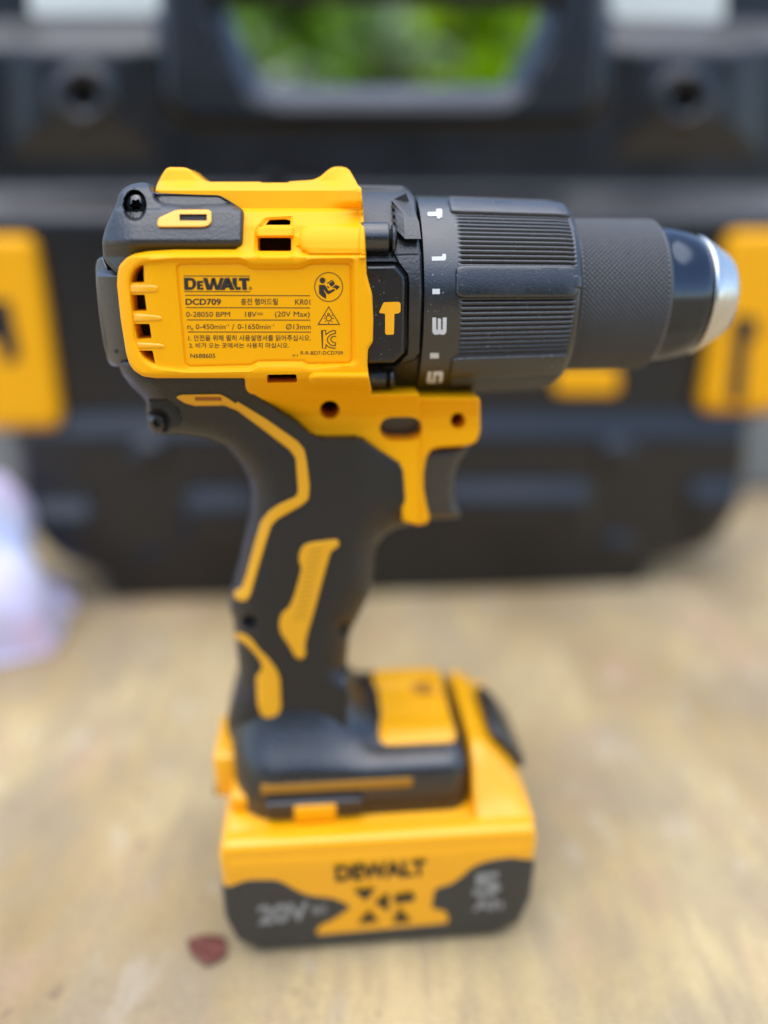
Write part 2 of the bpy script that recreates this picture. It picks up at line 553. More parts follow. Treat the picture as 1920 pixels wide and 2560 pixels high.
ring_l, ring_r = D([(180, 205)])[0], D([(1480, 212)])[0]
recess_l = fillet(D([(52, 1062), (190, 1062), (192, 1122), (52, 1126)]), 14)

def case_h(P):
    yd = P[:, 1] / 1.1573
    h = interp([-200, 405, 470, 886, 950, 1180, 1290], [0, 0, 17, 18, 24, 24, 20])(yd)
    s = sd(P, handle_zone); h = h + 11 * (1 - ss(-16, 10, s)) * (yd < 400)
    for b in (block_l, block_r):
        s = sd(P, b); h = h + 3.5 * (1 - np.clip((s + 70) / 80, 0, 1)) * (yd < 400)
    out = np.clip(sd(P, handle_zone) / 12, 0, 1)
    h = h - 13 * out * (1 - np.clip((yd - 46) / 58, 0, 1))
    s = sd(P, opening); h = h - 19 * np.clip(1 - s / 48, 0, 1)
    for c in (ring_l, ring_r):
        r = np.hypot(P[:, 0] - c[0], (P[:, 1] - c[1]))
        h = h + 3.0 * np.exp(-((r - 58) / 17) ** 2) - 7 * (1 - ss(22, 38, r))
    # long bars on the lower half, each with a sloping top
    for x0, x1, y0, y1 in ((45, 195, 1070, 1126), (408, 545, 1046, 1108), (960, 1268, 1032, 1088), (1495, 1606, 1030, 1084)):
        k = ss(x0 - 14, x0 + 6, P[:, 0] / 1.1573) * (1 - ss(x1 - 6, x1 + 14, P[:, 0] / 1.1573))
        h = h + 6.5 * k * np.clip((yd - y0) / (y1 - y0), 0, 1) * (1 - ss(y1 + 20, y1 + 130, yd))
    for cx, cy in ((320, 985), (335, 1215), (1332, 985), (1335, 1185)):
        r = np.hypot(P[:, 0] / 1.1573 - cx, (P[:, 1] / 1.1573 - cy) * 1.4)
        h = h + 3.0 * (1 - ss(20, 52, r))
    return h
front_shell = pillow('front_shell', cout, case_h, -14, CS, M['case'], case, holes=[opening, win_l, win_r], step=14, edge=(16, 5), sharp=50)
rear_out = fillet(D([(-108, 262), (1750, 262), (1668, 885), (1618, 905), (1600, 1085), (1550, 1160), (1405, 1190), (1385, 1250), (245, 1275), (222, 1225), (75, 1140), (46, 960), (-60, 600)]), 30)
# the rear half of the case, behind the lid seam
Xr = CS.front(np.asarray(rear_out), np.full(len(rear_out), 0.0))
rear_az = np.stack([Xr[:, 0], Xr[:, 2]], 1)
rear_shell = pillow('rear_shell', rear_az, lambda P: np.full(len(P), -15.0), -100, DIRECT, M['case'], case, step=12, edge=(3, 2))
# carrying handle: a rounded bar across the top of the opening
hx = CS.front(np.array(D([(470, -14), (1190, -14)])), np.zeros(2))
bz = hx[:, 2].mean() + 3.6
revolve('handle', [(hx[0, 0] - 4, 8.0), (hx[0, 0], 8.8), (hx[1, 0], 8.8), (hx[1, 0] + 4, 8.0)], 24, M['case'], case, center=(2, bz))

def ring_mesh(name, c, parent):
    h0 = float(case_h(np.array([c]))[0])
    pillow(name, circle(c[0], c[1], 23, n=24), lambda P: np.full(len(P), h0 + 1.2), h0 - 6, CS, M['dark'], parent, step=6, edge=(5, 1.0))
for c in (ring_l, ring_r):
    ring_mesh('hinge_bolt', c, case)

# yellow corner latches with a dark hammer-shaped finger hole
def latch(pts, hole):
    o = fillet(D(pts), 34)
    lt = pillow('latch', o, lambda P: 27 + 0 * P[:, 0], 6, CS, M['case_yellow'], case, step=10, edge=(26, 6), sharp=50)
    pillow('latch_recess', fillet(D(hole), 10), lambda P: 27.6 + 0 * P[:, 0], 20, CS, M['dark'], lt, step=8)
latch([(-95, 508), (72, 508), (96, 640), (134, 905), (120, 926), (-60, 928)], [(-60, 648), (18, 648), (44, 772), (16, 790), (-8, 730), (-60, 730)])
latch([(1574, 498), (1735, 498), (1690, 890), (1524, 890), (1512, 874), (1548, 640)], [(1586, 680), (1640, 690), (1636, 730), (1618, 735), (1606, 872), (1572, 868), (1584, 740)])
pillow('badge', fillet(D([(1200, 792), (1336, 792), (1338, 852), (1196, 852)]), 22), lambda P: 20.5 + 0 * P[:, 0], 12, CS, M['case_yellow'], case, step=8, edge=(10, 1.5))
pillow('catch', fillet(D([(572, 366), (612, 366), (614, 388), (570, 388)]), 6), lambda P: 3 + 12 * np.clip((P[:, 1] - 422) / 20, 0, 1), -2, CS, M['case'], case, step=5, edge=(4, 1.0))

# ================================================================== cordless drill
drill = empty('cordless_drill', (0, 0, 0), R(4.5))
tag(drill, 'yellow and black cordless hammer drill standing upright on its battery pack', 'cordless drill')

# --- side heights (mm towards the viewer) of the motor body as functions of the traced side view
T_body = interp([400, 414, 452, 456, 472, 476, 522, 530, 563, 612, 630, 642, 932, 946, 962, 990, 1012, 1040, 1072, 1400],
                [5, 6.5, 8.5, 9, 14.5, 15.2, 16.0, 18.2, 21.8, 24.3, 25.6, 28, 28, 27.4, 25.2, 21, 18.0, 15.2, 14.2, 14.0])
label_zone = fillet(C1([(160, 700), (163, 640), (175, 590), (215, 548), (262, 523), (330, 510), (480, 500), (862, 499), (900, 520), (935, 556), (1240, 545), (1480, 540), (1640, 545),
                        (1640, 1190), (1240, 1200), (1180, 1196), (960, 1196), (890, 1224), (380, 1224), (308, 1213), (258, 1181), (230, 1140), (213, 1080), (184, 900)]), 10)
label_well = fillet(C1([(228, 690), (238, 640), (272, 592), (325, 568), (470, 556), (860, 553), (915, 585), (1195, 585), (1240, 560), (1492, 556), (1503, 1142),
                        (1240, 1168), (1200, 1152), (950, 1152), (915, 1178), (560, 1184), (420, 1170), (345, 1150), (298, 1105), (258, 1012)]), 12)
label_plate = fillet(C1([(496, 600), (514, 582), (868, 580), (925, 612), (1190, 608), (1245, 580), (1460, 580), (1476, 596), (1484, 1118), (1465, 1140), (1230, 1145), (1205, 1128),
                         (950, 1130), (915, 1152), (568, 1160), (545, 1145)]), 5)
win_frame = fillet(C1([(990, 322), (1152, 312), (1162, 520), (1142, 548), (958, 548), (928, 520), (932, 392)]), 8)
win_bar = fillet(C1([(940, 400), (955, 374), (1152, 372), (1154, 432), (945, 434)]), 4)
V_LABEL = 26.75

def body_h(P):
    x, y = P[:, 0], P[:, 1]
    h = T_body(y)
    rear = np.clip((400 - x) / 110, 0, 1); h = h - 4.5 * rear ** 2 * (y > 560)
    cap_rear = np.clip((470 - x) / 90, 0, 1); h = h - 3.0 * cap_rear ** 2 * (y < 520)
    fl = np.clip((x - 800) / 95, 0, 1); h = h + 6.5 * fl ** 2 * (1 - ss(500, 545, y)) * ss(418, 470, y)
    s = sd(P, label_well); k = 1 - ss(-6, 3, s)
    h = h - 0.95 * k
    s = sd(P, label_plate); h = np.where(s < 6, h - 0.30 * (1 - ss(-3.0, 1.0, s)) - 0.45 * np.exp(-((s + 0.3) / 2.2) ** 2), h)
    # flat print area
    k = 1 - ss(-9, -4, s); h = h * (1 - k) + V_LABEL * k
    # screw pillars running forward
    for x0, yc, r, d in ((C1([(1262, 0)])[0][0], 400 + 446 / 2.2419, 37, 2.7), (C1([(1285, 0)])[0][0], 400 + 1238 / 2.2419, 21, 2.0)):
        dx = np.clip(x0 - x, 0, None); q = np.hypot(dx, y - yc) / r
        h = h + d * np.sqrt(np.clip(1 - q * q, 0, 1)) ** 0.8
    s = sd(P, win_frame); h = h - 1.0 * (1 - ss(-9, 0, s)); s = sd(P, win_bar); h = h + 1.25 * (1 - ss(-5, 1, s))
    # raised front lip against the gear case, step back of the front bracket
    h = h + 0.9 * ss(898, 901, x) * (y < 645)
    h = np.where((y > 990) & (x > 1046), h - 2.0 * ss(1046, 1049, x), h)
    # strut that guards the trigger
    return h

housing_out = C1([(375, 182), (385, 140), (410, 90), (437, 48), (460, 40), (545, 42), (575, 55), (605, 85), (640, 110), (680, 122), (965, 122), (975, 127), (1120, 127), (1130, 120), (1260, 112), (1300, 95),
                  (1340, 60), (1370, 41), (1400, 37), (1440, 40), (1465, 55), (1500, 115), (1515, 145), (1533, 155), (1545, 300), (1555, 480), (1562, 640), (1578, 700), (1593, 750), (1600, 900), (1597, 1020),
                  (1570, 1060), (1566, 1140), (1572, 1200), (1590, 1290)]) + \
    C3([(895, 62), (1190, 62), (1195, 84), (1562, 86), (1563, 290), (1542, 350), (1490, 377), (1310, 388), (1262, 402), (1232, 450), (1217, 540), (1217, 640), (1234, 740), (1254, 815), (1240, 850), (1190, 863), (1135, 850),
        (1090, 840), (1070, 650), (1050, 560), (1010, 500), (910, 430), (830, 380), (560, 380), (490, 325), (310, 185), (160, 85), (130, 20)]) + \
    C1([(880, 1223), (380, 1223), (308, 1213), (258, 1181), (230, 1140), (213, 1080), (184, 900), (162, 700), (165, 640), (176, 590), (215, 549), (262, 524), (330, 511), (480, 501), (835, 500),
        (845, 310), (800, 262), (720, 222), (640, 216), (480, 210), (400, 206)])
vents = [C1([(240, 688), (243, 650), (258, 615), (285, 592), (312, 588), (315, 688)]), C1([(242, 755), (318, 755), (330, 848), (248, 848)]),
         C1([(258, 918), (345, 918), (357, 1003), (275, 1006)]), C1([(283, 1068), (362, 1068), (378, 1145), (350, 1135), (310, 1108)])]
w1 = fillet(C1([(1015, 336), (1105, 332), (1136, 338), (1134, 364), (993, 364)]), 4)
w2 = fillet(C1([(950, 436), (1138, 436), (1140, 512), (950, 512)]), 6)
w3 = fillet(C1([(1003, 1203), (1168, 1201), (1172, 1247), (1003, 1249)]), 4)
slot = fillet(C3([(945, 275), (965, 222), (1010, 202), (1150, 200), (1200, 225), (1210, 280), (1190, 335), (1140, 350), (1010, 350), (965, 325)]), 14)
hole1 = circle(*C3([(645, 158)])[0], 25, 23, n=24)
hole2 = circle(*C3([(1428, 225)])[0], 19, 20, n=24)
housing = pillow('housing', fillet(housing_out, 6, 3), body_h, 0, DR, M['yellow'], drill,
                 holes=[fillet(v, 4) for v in vents] + [w1, w2, w3, slot, hole1, hole2], step=4.6, edge=(9, 0.9), mirror=True, sharp=40,
                 feats=[(label_plate, (-9, -6, -3, -1.5, 0, 1.5, 3, 6)), (label_well, (-8, -4, 0, 4)), (win_frame, (-9, -4.5, 0)), (win_bar, (-5, -2, 1))])

# dark motor behind the vents
revolve('motor', [(-60, 16), (-58, 20), (-12, 20), (-10, 16)], 32, M['dark'], drill)
pillow('bolt_plug', circle(*C3([(645, 158)])[0], 27, 25, n=20), lambda P: 5 + 0 * P[:, 0], -5, DR, M['dark'], drill, step=8)
pillow('bolt_plug', circle(*C3([(1428, 225)])[0], 21, 22, n=20), lambda P: 2 + 0 * P[:, 0], -5, DR, M['dark'], drill, step=8)

pillow('slot_lining', fillet(C3([(925, 190), (1225, 190), (1225, 362), (925, 362)]), 10), lambda P: 7.5 + 0 * P[:, 0], -7, DR, M['black_fine'], drill, step=8)
pillow('vent_lining', fillet(C1([(990, 1190), (1182, 1190), (1185, 1260), (990, 1262)]), 4), lambda P: 20.0 + 0 * P[:, 0], 10, DR, M['dark'], drill, step=8)
# vent fins
for pts in ([(222, 690), (380, 692), (404, 704), (404, 738), (385, 752), (226, 756)], [(240, 850), (398, 862), (424, 874), (424, 902), (406, 912), (244, 917)], [(258, 1012), (410, 1020), (438, 1032), (438, 1056), (420, 1066), (264, 1068)]):
    o = fillet(C1(pts), 7)
    pillow('vent_fin', o, lambda P: 27.3 - 4.0 * np.clip((400 - P[:, 0]) / 110, 0, 1) ** 2, 15, DR, M['yellow_smooth'], housing, step=4, edge=(9, 1.6))

# --- black rubber at the rear
T_rear = interp([440, 458, 470, 485, 520, 526, 563, 600, 612, 624, 640, 700], [7, 12, 15.5, 17.4, 19.4, 21.6, 23.6, 25.2, 25.0, 24.0, 23.0, 23])
screw_c = C1([(268, 250)])[0]
inset = fillet(C1([(362, 182), (500, 184), (735, 190), (800, 228), (868, 274), (800, 262), (720, 262), (560, 268), (430, 262), (385, 240), (365, 215)]), 8)
def rear_h(P):
    x, y = P[:, 0], P[:, 1]
    h = T_rear(y) - 6 * np.clip((345 - x) / 95, 0, 1) ** 2
    s = sd(P, inset); h = h - 2.2 * (1 - ss(-10, 2, s))
    q = np.hypot((x - screw_c[0] + 2) / 28, (y - screw_c[1] - 2) / 38)
    h = h - 5.0 * (1 - ss(0.86, 1.06, q))
    return h
rear_out = C1([(362, 180), (400, 186), (500, 189), (680, 194), (737, 196), (802, 234), (862, 274), (872, 300), (868, 478), (856, 494), (846, 540), (480, 540), (330, 560), (240, 600), (200, 660), (160, 640),
               (104, 580), (84, 540), (80, 450), (94, 390), (124, 320), (160, 245), (168, 200), (194, 160), (240, 136), (300, 124), (345, 130)])
rear = pillow('rear_overmould', fillet(rear_out, 8), rear_h, 0, DR, M['black'], drill, step=4.2, edge=(10, 1.6), mirror=True, sharp=40, feats=[(inset, (-10, -5, 0, 2)), (circle(338, 513.5, 27, 37, n=40), (-2, 0, 2))])
vent_trim = pillow('vent_trim', fillet(C1([(388, 345), (396, 324), (480, 285), (508, 277), (676, 277), (694, 293), (694, 350), (672, 372), (640, 378), (396, 378), (388, 366)]), 6),
                   lambda P: rear_h(P) + 0.55, 15, DR, M['yellow_smooth'], rear, holes=[fillet(C1([(512, 303), (666, 303), (667, 340), (512, 340)]), 2)], step=3.5, edge=(4, 0.45))
pillow('vent_slot', fillet(C1([(508, 299), (670, 299), (671, 344), (508, 344)]), 2), lambda P: rear_h(P) + 0.06, 15, DR, M['dark'], rear, step=4)

def torx(name, c, rpx, v, parent, material):
    star = []
    for i in range(48):
        a = 2 * math.pi * i / 48
        rr = rpx * (0.50 + 0.085 * math.cos(6 * a + 0.4))
        star.append((c[0] + rr * math.cos(a), c[1] + rr * 1.05 * math.sin(a)))
    def dome(P):
        q = np.hypot(P[:, 0] - c[0], P[:, 1] - c[1]) / rpx
        return v - 1.2 * q ** 2
    s = pillow(name, circle(c[0], c[1], rpx, rpx * 1.06, n=36), dome, v - 6, DR, material, parent, holes=[star], step=3.2, edge=(3, 0.5))
    pillow('socket', circle(c[0], c[1], rpx * 0.7, n=16), lambda P: v - 3.0 + 0 * P[:, 0], v - 5, DR, M['dark'], s, step=6)
torx('screw', (292 + 46.5 - 0.5 - 0 + 0, 400 + 252 / 2.2419 + 0.5) if False else (340, 513), 27, float(rear_h(np.array([[340.0, 513.0]]))[0]) + 3.2, drill, M['screw'])

# --- rear end cap
cap_out = C1([(98, 545), (84, 540), (52, 556), (43, 600), (45, 690), (60, 850), (85, 1020), (114, 1132), (130, 1152), (162, 1162), (226, 1142), (240, 1100), (205, 960), (192, 850), (172, 700), (170, 640), (150, 612), (160, 614), (112, 590)])
cap_out = C1([(84, 536), (52, 556), (43, 600), (45, 690), (60, 850), (85, 1020), (114, 1132), (130, 1152), (162, 1162), (228, 1144), (250, 1100), (215, 960), (200, 850), (182, 700), (180, 625), (120, 620), (100, 575)])
def cap_h(P):
    y = P[:, 1]; lim = np.interp(y, [640, 676, 690, 880, 920], [16, 17.2, 21.4, 21.0, 19])
    return lim - 5.5 * np.clip((300 - P[:, 0] + (P[:, 1] - 700) * 0.17) / 60, 0, 1) ** 2
pillow('end_cap', fillet(cap_out, 6), cap_h, 0, DR, M['black_fine'], drill, step=4.5, edge=(9, 1.5), mirror=True)
pillow('pin_hole', circle(291, 878, 5.5, n=14), lambda P: cap_h(P) + 0.05, 10, DR, M['dark'], drill, step=3)

# --- grip overmould
grip_rear = [(294, 905), (305, 935), (330, 968), (355, 990), (367, 1005), (366, 1030), (371, 1062), (386, 1083), (410, 1088), (443, 1084), (519, 1095), (565, 1114), (603, 1160), (624, 1202), (629, 1236), (624, 1295), (612, 1337), (599, 1401),
             (586, 1456), (576, 1485), (574, 1523), (584, 1548), (588, 1590), (597, 1675), (595, 1709), (578, 1751), (566, 1800), (570, 1835)]
grip_base = [(600, 1872), (700, 1882), (800, 1868), (866, 1826), (870, 1750)]
grip_front = [(866, 1665), (874, 1580), (888, 1556), (908, 1517), (925, 1485), (933, 1444), (937, 1390), (943, 1362), (962, 1337), (990, 1321), (1027, 1312)]
grip_top = [(1026, 1306), (1018, 1270), (1013, 1200), (1010, 1175)] + C3([(1070, 472), (1000, 432), (930, 391), (850, 336), (800, 324), (600, 327), (545, 317), (500, 282), (450, 232), (330, 152), (220, 82), (185, 42), (182, 0)]) + \
    C1([(930, 1296), (918, 1250), (890, 1190), (380, 1190), (300, 1180), (250, 1130), (190, 1130)])
grip_out = grip_rear + grip_base + grip_front + grip_top
T_grip = interp([880, 930, 946, 960, 985, 1010, 1040, 1080, 1120, 1660, 1740, 1800, 1860], [23.5, 24, 24.2, 23.6, 21.8, 20.0, 18.6, 17.6, 17, 16.5, 16.6, 16.8, 17.5])
boss_c = (394, 1055)
def grip_h(P):
    x, y = P[:, 0], P[:, 1]
    h = T_grip(y)
    h = h - 2.2 * ss(880, 1010, x) * (y > 1040)
    up = (y < 1110)
    dr = pdist(P, grip_rear, closed=False); df = pdist(P, grip_front, closed=False)
    rr = np.interp(y, [900, 1000, 1110, 1200], [55, 48, 60, 85])
    t = np.clip(1 - dr / rr, 0, 1); h = h - np.interp(y, [900, 1100, 1200], [9, 6, 10]) * (1 - np.sqrt(1 - t * t))
    t = np.clip(1 - df / 80, 0, 1); h = h - 10 * (1 - np.sqrt(1 - t * t))
    dt = pdist(P, grip_top, closed=False); h = h - rnd(dt, 10, 1.3)
    q = np.hypot(x - boss_c[0], y - boss_c[1]); h = np.where(q < 60, np.minimum(h, 16.5 + 0 * h), h)
    h = h - 3.2 * (1 - ss(27, 34, q))
    for cx, cy, r in ((626, 1554, 15), (860, 1572, 15)):
        q = np.hypot((x - cx) / 1.25, y - cy); h = h - 3.0 * (1 - ss(r * 0.6, r * 1.2, q))
    return h
grip = pillow('grip_overmould', fillet(grip_out, 8), grip_h, 0, DR, M['rubber'], drill, step=5, mirror=True, sharp=45)
torx('screw', boss_c, 25, 14.4, drill, M['screw'])
def recess_dot(cx, cy):
    pillow('screw_recess', circle(cx, cy, 15, 10, n=18), lambda P: grip_h(P) + 0.10, 3, DR, M['dark'], grip, step=4)
recess_dot(626, 1554); recess_dot(860, 1572)

trim1 = C1([(490, 1330), (520, 1315), (740, 1312), (780, 1332), (830, 1366)]) + C3([(80, 105), (260, 215), (450, 350), (490, 400), (505, 470), (522, 620), (517, 700), (480, 737), (330, 822), (290, 862), (260, 950), (200, 1150), (160, 1290), (130, 1328), (78, 1318), (56, 1290),
            (64, 1262), (108, 1240), (138, 1150), (188, 960), (224, 840), (270, 780), (332, 735), (440, 688), (452, 650), (436, 450), (400, 402), (230, 272), (80, 162), (0, 130)]) + C1([(770, 1376), (600, 1379), (540, 1362)])
pillow('side_stripe', fillet(trim1, 6), lambda P: grip_h(P) + 0.45, 2, DR, M['yellow_trim'], grip, step=4, edge=(4, 0.4))
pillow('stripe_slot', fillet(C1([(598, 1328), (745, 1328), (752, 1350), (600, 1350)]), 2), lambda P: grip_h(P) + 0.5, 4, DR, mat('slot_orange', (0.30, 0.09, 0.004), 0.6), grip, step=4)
trim2 = C3([(482, 985), (530, 966), (690, 946), (706, 975), (690, 1000), (652, 1020), (640, 1060), (600, 1200), (560, 1350), (510, 1520), (492, 1600), (500, 1650), (470, 1685), (430, 1660), (400, 1600), (345, 1520), (335, 1460), (352, 1400),
            (400, 1362), (430, 1290), (460, 1180), (474, 1120), (455, 1080), (460, 1030)])
emb = pillow('grip_emblem', fillet(trim2, 8), lambda P: grip_h(P) + 0.5, 2, DR, M['yellow_trim'], grip, step=4, edge=(4, 0.4))
fins = []
for i in range(15):
    t = i / 14; cx = 560 + (560 - 100 * t) / 2.4397; cy = 960 + (1010 + 420 * t) / 2.4397
    fins += stroke([(cx - 15, cy + 3), (cx + 17, cy - 2)], 2.6)
flat('tread', fins, lambda P: grip_h(P) + 0.56, mat('tread_yellow', (0.40, 0.20, 0.01), 0.6), emb)
trim3 = C4([(160, 2), (200, 8), (235, 32), (275, 85), (310, 118), (345, 162), (368, 210), (374, 350), (355, 393), (312, 404), (278, 380), (264, 330), (258, 205), (288, 172), (280, 135), (235, 78), (195, 45), (160, 28)])
pillow('heel_stripe', fillet(trim3, 8), lambda P: grip_h(P) + 0.45, 2, DR, M['yellow_trim'], grip, step=4, edge=(4, 0.4))

# --- trigger
trig = [(1062, 1120), (1172, 1112), (1168, 1128), (1149, 1152), (1137, 1190), (1134, 1230), (1142, 1262), (1153, 1284), (1148, 1294), (1112, 1296), (1076, 1297), (1040, 1290), (1040, 1150)]
pillow('trigger', fillet(trig, 10), lambda P: 8.0 + 0 * P[:, 0], 0, DR, M['black_fine'], drill, step=5, edge=(22, 3), mirror=True)

# --- gear case
gear_out = C2([(40, 68), (235, 72), (262, 92), (284, 122), (300, 290), (310, 350), (313, 520), (308, 700), (298, 906), (40, 906)])
plate_out = fillet([(912, 663), (984, 662), (991, 665), (1013, 691), (1015, 713), (1012, 882), (984, 907), (912, 909)], 5)
g_frame = CA([(505, 1045), (690, 1035), (905, 1030), (935, 1778)]) + CB([(930, 0), (900, 900), (830, 1000), (520, 1110), (665, 930), (700, 800), (700, 0)]) + CA([(705, 1500), (690, 1340), (570, 1180)])
def gear_base(P):
    return 24.2 * np.sqrt(np.clip(1 - ((P[:, 1] - 737) / 262) ** 2, 0.01, 1)) - 0.4
def gear_h(P):
    h = gear_base(P)
    s = sd(P, g_frame); h = h + 1.5 * (1 - ss(-4, 1, s))
    s = sd(P, plate_out); h = h - 1.6 * (1 - ss(5, 9, s))
    return h
gear = pillow('gear_case', fillet(gear_out, 6), gear_h, 0, DR, M['black'], drill, step=4, edge=(8, 0.9), mirror=True, sharp=25, feats=[(g_frame, (-4, -1.5, 1)), (plate_out, (5, 9))])
facet = CA([(466, 242), (640, 432), (665, 805), (505, 650)])
def block_h(P):
    dl = pdist(P, CA([(466, 242), (505, 650)]), closed=False); dm = pdist(P, CA([(466, 242), (640, 432), (665, 805)]), closed=False)
    t = np.where(inside(P, facet), dl / np.maximum(dl + dm, 1e-6), 1.0)
    dt = np.clip(pdist(P, CA([(655, 150), (790, 345)]), closed=False) / 26, 0, 1)
    return gear_base(P) + 0.45 + 2.0 * t * (0.45 + 0.55 * np.where(P[:, 1] < 540, dt, 1))
pillow('guard_block', CA([(655, 150), (790, 345), (872, 560), (905, 812), (668, 812), (505, 650), (466, 242)]), block_h, 12, DR, M['black'], gear, step=3.5, sharp=24, feats=[(facet, (0.0, -1.0, 1.0))])
plate_v = 26.3
plate = pillow('selector_plate', plate_out, lambda P: plate_v + 0 * P[:, 0], 18, DR, M['plate'], drill, step=4, edge=(10, 1.5))
flat('hammer_mark', [fillet(CB([(350, 152), (575, 145), (602, 170), (600, 290), (575, 315), (510, 322), (503, 615), (490, 632), (388, 632), (373, 612), (372, 325), (355, 318), (290, 312), (284, 295)]), 3)], plate_v + 0.06, M['yellow_smooth'], plate)
pillow('pin_hole', circle(977, 868.5, 4, n=12), lambda P: plate_v + 0.04 + 0 * P[:, 0], 20, DR, M['dark'], plate, step=3)
flat('faint_print', stroke(CA([(235, 1345), (280, 1350), (240, 1400), (290, 1415)]), 1.2) + stroke(CA([(225, 1440), (270, 1448)]), 1.2) + stroke(CA([(340, 1440), (375, 1452)]), 1.5), plate_v + 0.05, mat('faint_red', (0.07, 0.012, 0.014), 0.5), plate)
def local(px, py, v):
    return DR.front(np.array([[px, py]]), np.array([float(v)]))[0]
for (xa, xb, xs_, yc, v, r) in ((905, 975, 995, 598, 21.5, 3.5), (905, 968, 992, 949, 15.5, 3.0)):
    p0, p1, p2 = local(xa, yc, v + r), local(xb, yc, v + r), local(xs_, yc, v + r)
    b_ = revolve('screw_boss', [(p0[0], r), (p1[0] - 0.3, r), (p1[0], r - 0.3)], 28, M['black_fine'], drill, center=(v, p0[2]))
    w = p2[0] - p1[0]
    revolve('screw', [(p1[0] + 0.28 * w, r * 0.86), (p1[0] + 0.42 * w, r * 0.94), (p1[0] + 0.65 * w, r * 0.9), (p1[0] + 0.85 * w, r * 0.72), (p2[0], r * 0.4)], 28, M['screw'], drill, center=(v + 0.3, p0[2] - 0.2))
    revolve('screw_neck', [(p1[0] - 0.3, r * 0.6), (p1[0] + 0.35 * w, r * 0.6)], 16, M['dark'], drill, center=(v, p0[2]))

# --- torque collar
def collar_R(a):
    return np.interp(a, [6.8, 7.2, 14, 40, 42.6, 43.8, 44.4], [23.0, 23.8, 23.7, 22.9, 22.5, 21.6, 20.2])
PAD = 360 / 7; PAD0 = 12.6; PADW = 8.6
def ridges(A, deg):
    q = (deg - PAD0 + PAD / 2) % PAD - PAD / 2
    k = ss(PADW + 0.3, PADW + 1.5, np.abs(q)) * ss(14.9, 16.2, A) * (1 - ss(41.6, 42.4, A))
    return k * (0.55 * (np.abs(np.cos(np.radians(q) * 180 / 2.85)) ** 0.8) - 0.50)
ca = np.concatenate([[6.8, 7.2], np.linspace(7.6, 14.6, 6), np.linspace(14.9, 16.3, 6), np.linspace(18, 41, 14), np.linspace(41.5, 42.6, 5), [43.2, 43.8, 44.1, 44.4]])
collar = revolve('torque_collar', np.stack([ca, collar_R(ca)], 1), 1260, M['black_fine'], drill, rmod=ridges, sharp=60)
for k in range(7):
    c = PAD0 + PAD * k
    if c > 180: c -= 360
    o = fillet([(14.2, c - PADW), (42.9, c - PADW), (42.9, c + PADW), (14.2, c + PADW)], 3.0, 5)
    pd = pillow('grip_pad', o, lambda P: collar_R(P[:, 0]) + 0.75, 21, CYL, M['black_fine'], collar, step=1.4, edge=(1.3, 0.75))
    if abs(c - PAD0) < 1:
        pillow('pad_notch', fillet([(41.0, c - 3.6), (44.0, c - 3.6), (44.0, c + 3.4), (41.0, c + 3.4)], 0.8), lambda P: np.maximum(collar_R(P[:, 0]) + 0.95, 22.2), 20, CYL, M['black_fine'], collar, step=0.8, edge=(0.8, 0.5))

def on_cyl(P, Rc):
    """px -> point on the collar drum"""
    P = np.asarray(P, float)
    e = DR.eye
    x = (P[:, 0] - 960) / F_PX; y = (1280 - P[:, 1]) / F_PX
    st, ct = math.sin(PITCH), math.cos(PITCH)
    wy, wz = y * st + ct, y * ct - st
    lx = x * DR.c + wy * DR.s; ly = -x * DR.s + wy * DR.c
    ez = e[2] - AX_Z
    A = ly ** 2 + wz ** 2; Bq = e[1] * ly + ez * wz; Cq = e[1] ** 2 + ez ** 2 - Rc ** 2
    t = (-Bq - np.sqrt(np.maximum(Bq ** 2 - A * Cq, 0))) / A
    return np.stack([e[0] + t * lx, e[1] + t * ly, e[2] + t * wz], 1)
class OnCyl:
    def front(self, P, h): return on_cyl(P, 23.86)
ONC = OnCyl()
def cyl_mark(name, polys):
    dense = [densify(np.asarray(p, float), 3.0) for p in polys]
    o = flat(name, dense, 0, M['white'], collar, mp=ONC)
    return o
cyl_mark('hammer_mark', [CA([(1000, 425), (1015, 415), (1125, 412), (1135, 368), (1205, 365), (1218, 390), (1215, 490), (1160, 515), (1145, 505), (1138, 472), (1010, 474), (1000, 455)])])
cyl_mark('number_one', [CA([(1062, 1075), (1205, 1072), (1220, 1060), (1222, 1035), (1272, 1035), (1275, 1100), (1258, 1132), (1065, 1138)])])
cyl_mark('dot_mark', [CA([(1072, 1552), (1182, 1552), (1184, 1630), (1072, 1632)])])
cyl_mark('number_three', [CB([(1073, 378), (1128, 378), (1130, 555), (1140, 560), (1152, 555), (1152, 392), (1200, 392), (1200, 555), (1212, 560), (1225, 555), (1226, 378), (1284, 378), (1280, 580), (1268, 615), (1240, 632), (1205, 632), (1175, 622),
                              (1145, 632), (1110, 632), (1082, 612), (1070, 580)])])
cyl_mark('dot_mark', [CB([(1040, 902), (1168, 902), (1165, 984), (1036, 984)])])
cyl_mark('number_five', [CB([(1010, 1180), (1060, 1176), (1052, 1300), (1075, 1300), (1085, 1176), (1220, 1172), (1235, 1200), (1222, 1320), (1205, 1345), (1160, 1350), (1170, 1235), (1130, 1235), (1122, 1350), (1020, 1352), (990, 1340), (985, 1310)])])

